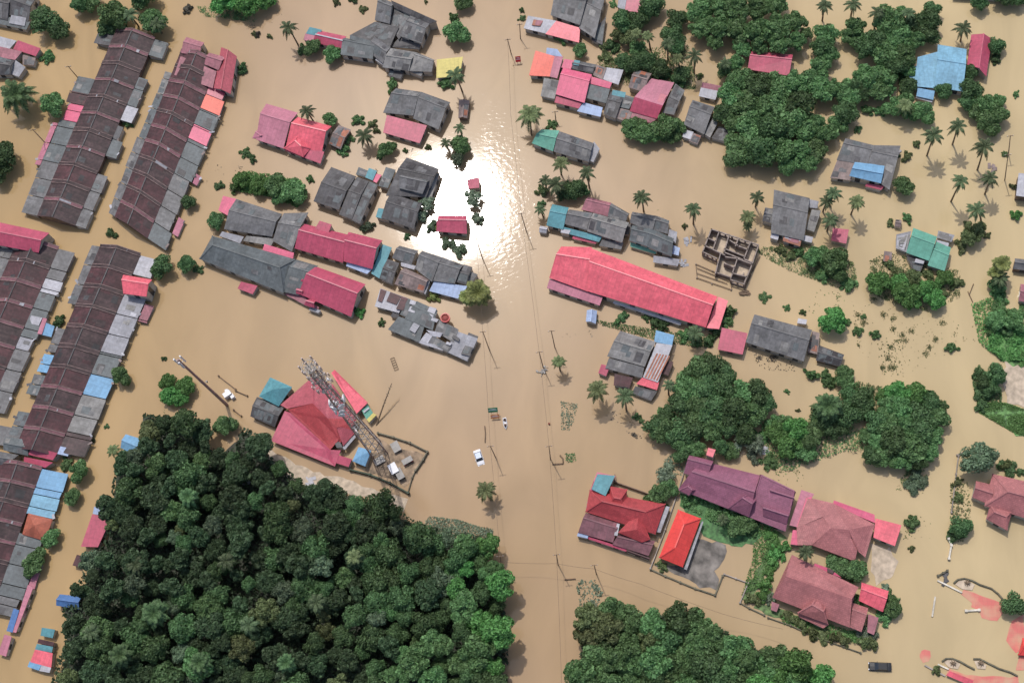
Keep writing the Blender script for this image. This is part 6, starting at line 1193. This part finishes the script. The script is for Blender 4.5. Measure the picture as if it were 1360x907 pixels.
# ------------------------------------------------------------------ tower yard things
for i, (p, sx, sy, sz, m, lab) in enumerate((((870, 692), 2.4, 1.3, 1.0, 'redp', 'dark red generator box in the tower yard'), ((790, 745), 1.8, 2.4, 1.9, 'whitep', 'white equipment cabin in the tower yard'), ((825, 775), 1.6, 2.6, 1.5, 'black', 'black equipment cabinet beside the white cabin'), ((800, 610), 1.8, 2.4, .9, 'steel', 'pale cable rack at the tower foot'), ((700, 690), 2.4, 1.6, .6, 'render', 'grey rubble heap below the tower foot'), ((555, 512), .9, 1.8, 1.6, 'whitep', 'small white tank at the corner of the red hall'))):
    q = FW('temple', p); o = empty('equipment_cabinet', q, lab, 'cabinet'); mb = MB(); mb.box((q.x, q.y, sz/2-.1), sx, sy, sz+.2, rz=.5); mb.build('body', M[m], o)
    mb = MB(); mb.box((q.x, q.y, sz+.05), sx*1.1, sy*1.1, .1, rz=.5); mb.build('lid', M['steel' if m != 'whitep' else 'whitep'], o)
    mb = MB(); mb.box((q.x+math.sin(.5)*sy*.5, q.y-math.cos(.5)*sy*.5, sz*.5), sx*.6, .05, sz*.6, rz=.5); mb.build('door', M['black' if m != 'black' else 'steel'], o)
# ------------------------------------------------------------------ road things
def sign(px, py, w_, h_, mat, label, hgt=2.4, tilt=.9, post=True):
    c = W(px, py, hgt); o = empty('road_sign', (c.x, c.y, 0), label, 'sign'); mb = MB()
    ax = (Vector((1, .05, 0)).normalized(), Vector((0, math.cos(tilt), math.sin(tilt))), Vector((0, -math.sin(tilt), math.cos(tilt)))); mb.box(c, w_, h_, .1, ax=ax); pn = mb.build('panel', M[mat], o)
    mb = MB(); mb.box(c+ax[2]*.056, w_*.86, .12, .01, ax=ax); mb.box(c+ax[2]*.056+ax[1]*h_*.25, w_*.6, .1, .01, ax=ax); mb.build('lettering_band', M['whitep'], pn, origin=PO[pn.name])
    for s in (-.3, .3):
        mb = MB(); mb.tube([(c.x+w_*s, c.y+.12, -.5), (c.x+w_*s, c.y+.12, hgt-.2)], .06, 6); mb.build('post', M['steel'], o)
sign(654.5, 544.5, 2.4, 1.3, 'greenp', 'green road sign standing in the flooded main road'); sign(657.5, 553, 2.1, 1.1, 'orangep', 'orange brown board below the green road sign', 1.2)
sign(688, 79, 1.4, 1.6, 'redp', 'small red road sign near the orange half house', 1.6)
def car(px, py, ang, body, label, z0=-.55, ln=4.6, wd=1.85, white_roof=None):
    c = W(px, py, .9); o = empty('car', (c.x, c.y, 0), label, 'car'); ca, sa = math.cos(ang), math.sin(ang); X, Y = Vector((ca, sa, 0)), Vector((-sa, ca, 0)); Z = Vector((0, 0, 1)); B0 = Vector((c.x, c.y, z0))
    prof = [(-.5, .35), (-.5, .95), (-.38, 1.02), (.22, 1.0), (.44, .9), (.5, .7), (.5, .35)]; mb = MB()
    rows = []
    for s, k in ((-1, .9), (-.86, 1.0), (0, 1.02), (.86, 1.0), (1, .9)):
        rows.append([B0+X*(q[0]*ln*(.97 if abs(s) == 1 else 1))+Y*(s*wd/2)+Z*(q[1]*k) for q in prof])
    for a, b_ in zip(rows[:-1], rows[1:]):
        for i in range(len(prof)-1): mb.poly([a[i], b_[i], b_[i+1], a[i+1]])
    mb.poly(rows[0]); mb.poly(rows[-1][::-1]); mb.build('body', body, o)
    mb = MB(); lo = [(-.36, 1.0), (.24, 1.0)]; hi = [(-.28, 1.48), (.08, 1.48)]
    def cp(x, s, z): return B0+X*(x*ln)+Y*(s*wd/2)+Z*z
    A = [cp(lo[0][0], -.9, 1.0), cp(lo[1][0], -.9, 1.0), cp(lo[1][0], .9, 1.0), cp(lo[0][0], .9, 1.0)]; D = [cp(hi[0][0], -.74, 1.46), cp(hi[1][0], -.74, 1.46), cp(hi[1][0], .74, 1.46), cp(hi[0][0], .74, 1.46)]
    for i in range(4): j = (i+1) % 4; mb.poly([A[i], A[j], D[j], D[i]])
    mb.build('windows', M['glass'], o)
    mb = MB(); D2 = [q+Z*.02 for q in D]; slab(mb, [ccw(D2)], .06); mb.build('car_roof', white_roof or body, o)
    for s in (-.72, .72):
        mb = MB(); q = cp(.485, s, .72); mb.box(q, .2, .32, .16, ax=(X, Y, Z)); mb.build('headlight', M['whitep'], o)
        mb = MB(); q = cp(-.49, s, .85); mb.box(q, .12, .3, .16, ax=(X, Y, Z)); mb.build('tail_light', M['redp'], o)
        mb = MB(); q = cp(.12, s*1.5, 1.05); mb.box(q, .12, .2, .12, ax=(X, Y, Z)); mb.build('mirror', body, o)
    for sx in (-.31, .31):
        for s in (-.95, .95):
            mb = MB(); q = cp(sx, s, .33); mb.tube([q-Y*.1, q+Y*.1], .33, 14); mb.build('wheel', M['black'], o)
car(1169, 884.5, math.radians(-3)+math.pi, M['black'], 'dark car with a pale windscreen stranded in the water at the lower right', z0=-.3, ln=5.0)
car(635.5, 606.5, math.radians(-72), M['whitep'], 'white car with a pale blue roof drowned to its windows beside the main road', z0=-.75, ln=4.0, white_roof=plain('pale_blue_paint', (190, 204, 230), rough=.35, var=.05))
def boat(px, py, ang, label):
    c = W(px, py); o = empty('rowing_boat', c, label, 'boat'); X, Y = Vector((math.cos(ang), math.sin(ang), 0)), Vector((-math.sin(ang), math.cos(ang), 0)); Z = Vector((0, 0, 1)); mb = MB()
    st = [(-1.5, .38, .3), (-1, .48, .28), (0, .52, .28), (.9, .42, .32), (1.6, .04, .48)]; rg = []
    for x, w2, z in st: rg.append([c+X*x+Y*w2+Z*z, c+X*x*.97+Y*w2*.6-Z*.15, c+X*x*.97-Y*w2*.6-Z*.15, c+X*x-Y*w2+Z*z, c+X*x*.96-Y*w2*.85+Z*(z-.02), c+X*x*.95-Y*w2*.5+Z*.02, c+X*x*.95+Y*w2*.5+Z*.02, c+X*x*.96+Y*w2*.85+Z*(z-.02)])
    for a, b_ in zip(rg[:-1], rg[1:]):
        for i in range(8): j = (i+1) % 8; mb.poly([a[i], a[j], b_[j], b_[i]])
    mb.poly(rg[0]); mb.build('hull', M['whitep'], o)
    for x in (-.8, .3): mb = MB(); mb.box(c+X*x+Z*.22, .22, .86, .04, ax=(X, Y, Z)); mb.build('seat', M['wood'], o)
def person(px, py, label, h=1.7, sink=.55, shirt='dark_cloth', ang=0, sit=False, z=0):
    """one skinned body, clothes and hair as children"""
    c = W(px, py, z); me = bpy.data.meshes.new('person')
    if sit: J = dict(pel=(0, 0, .15), ch=(.05, 0, .5), nk=(.07, 0, .68), hd=(.1, 0, .86), kl=(.42, .14, .2), kr=(.42, -.14, .2), fl=(.5, .14, -.15), fr=(.5, -.14, -.15), sl=(.05, .19, .62), sr=(.05, -.19, .62), el=(.22, .26, .4), er=(.22, -.26, .4), hl=(.42, .2, .32), hr=(.42, -.2, .32))
    else: J = dict(pel=(0, 0, .95), ch=(0, 0, 1.25), nk=(0, 0, 1.46), hd=(.03, 0, 1.62), kl=(.06, .1, .5), kr=(-.02, -.1, .5), fl=(.05, .12, .02), fr=(-.08, -.12, .02), sl=(0, .19, 1.4), sr=(0, -.19, 1.4), el=(.08, .28, 1.14), er=(.1, -.28, 1.14), hl=(.28, .24, 1.05), hr=(.3, -.22, 1.08))
    RD = dict(pel=.15, ch=.16, nk=.06, hd=.105, kl=.07, kr=.07, fl=.045, fr=.045, sl=.07, sr=.07, el=.045, er=.045, hl=.035, hr=.035)
    ks = list(J); E2 = [('pel', 'ch'), ('ch', 'nk'), ('nk', 'hd'), ('pel', 'kl'), ('pel', 'kr'), ('kl', 'fl'), ('kr', 'fr'), ('ch', 'sl'), ('ch', 'sr'), ('sl', 'el'), ('sr', 'er'), ('el', 'hl'), ('er', 'hr')]
    me.from_pydata([J[k] for k in ks], [(ks.index(a), ks.index(b_)) for a, b_ in E2], []); me.materials.append(M['skin'])
    o = bpy.data.objects.new('person', me); o.location = (c.x, c.y, z-(0 if sit else sink)); o.rotation_euler = (0, 0, ang); link(o); tag(o, label, 'person')
    md = o.modifiers.new('skin', 'SKIN'); sv = me.skin_vertices[0].data
    for i, k in enumerate(ks): sv[i].radius = (RD[k], RD[k]*(1.2 if k in ('pel', 'ch') else 1)); sv[i].use_root = (k == 'pel')
    s2 = o.modifiers.new('sub', 'SUBSURF'); s2.levels = 1; s2.render_levels = 1
    zc = J['ch'][2]; mb = MB(); x0 = J['ch'][0]
    mb.tube([Vector((J['pel'][0], 0, J['pel'][2]+.02)), Vector((x0, 0, zc)), Vector((x0+.01, 0, zc+.17))], [.2, .235, .15], 12)
    sh = mb.build('shirt', shirt, None, origin=(0, 0, 0)); sh.parent = o
    mb = MB(); hx = Vector(J['hd']); mb.tube([hx+Vector((-.02, 0, .0)), hx+Vector((-.02, 0, .07)), hx+Vector((-.01, 0, .13))], [.118, .11, .05], 10); ha = mb.build('hair', M['black'], None, origin=(0, 0, 0)); ha.parent = o
boat(671, 562, math.radians(-82), 'small pale rowing boat on the flooded main road below the signs')
person(670.6, 557, 'person in dark clothes sitting at the upper end of the small boat', ang=-1.4, sit=True, z=.15, shirt=M['cloth'])
person(671.4, 566, 'person in a dark brown shirt sitting at the lower end of the small boat', ang=1.5, sit=True, z=.15, shirt=plain('brown_shirt', (70, 50, 44)))
person(729.3, 563, 'person in a red shirt wading waist deep at the right of the main road', sink=.9, ang=.6, shirt=M['redp'])
# red water tank on the patchwork shed, scrap heap at pole, roof tank
q = FW('patch', (768, 400), 2.7); o = empty('water_tank', (q.x, q.y, 2.3), 'round red water tank on the edge of the long patchwork shed', 'water tank'); mb = MB()
mb.tube([(q.x, q.y, 2.3), (q.x, q.y, 3.3)], [1.2, 1.15], 20, cap=False); mb.tube([(q.x, q.y, 3.3), (q.x, q.y, 3.32)], [1.25, 1.0], 20, cap=False); mb.build('shell', M['redp'], o)
mb = MB(); mb.tube([(q.x, q.y, 2.9), (q.x, q.y, 3.2)], [1.0, .35], 16); mb.build('lid', plain('dull_red', (150, 70, 64)), o)
q = W(722, 493); mb = MB(); rs = random.Random(9)
for k in range(22): mb.box((q.x+rs.gauss(0, .7), q.y+rs.gauss(0, .45), .1+rs.random()*.4), rs.uniform(.3, 1), rs.uniform(.1, .4), .1, rz=rs.uniform(0, 3))
tag(mb.build('scrap_heap', M['steel'], None, origin=q), 'heap of grey scrap around the pole foot on the main road', 'scrap heap')
# low litter of loose sheets among the houses, each piece its own thing
rl = random.Random(77)
for (x, y, m, lab) in ((1190, 205, 'lgrey', 'small grey raft of scrap left of the upper right palms'), (1013, 600, 'white', 'pale sheet floating above the plum tiled house'), (912, 318, 'lgrey', 'pale bar of scrap beside the unfinished building'), (905, 350, 'lgrey', 'grey plank stack at the corner of the green walled house'), (1320, 225, 'brown', 'brown floating board near the white block'), (560, 345, 'white', 'white board above the grey cluster'), (325, 640, 'lgrey', 'pale rubble sheet at the muddy track'), (413, 638, 'white', 'white sheet on the muddy track below the red hall'), (785, 672, 'lgrey', 'pale sheet at the corner of the red hipped house'), (1256, 770, 'dark', 'dark rubble by the white gate wall')):
    q = W(x, y); mb = MB()
    for k in range(5): mb.box((q.x+rl.gauss(0, .5), q.y+rl.gauss(0, .5), .05+k*.06), rl.uniform(.8, 2), rl.uniform(.4, 1), .05, rz=rl.uniform(0, 3))
    tag(mb.build('floating_scrap', R[m], None, origin=q), lab, 'scrap')
finish_labels()
for _o in S.objects:
    if _o.get('label') and len(_o['label'].split()) > 16: print('LONG', _o.name, _o['label'])
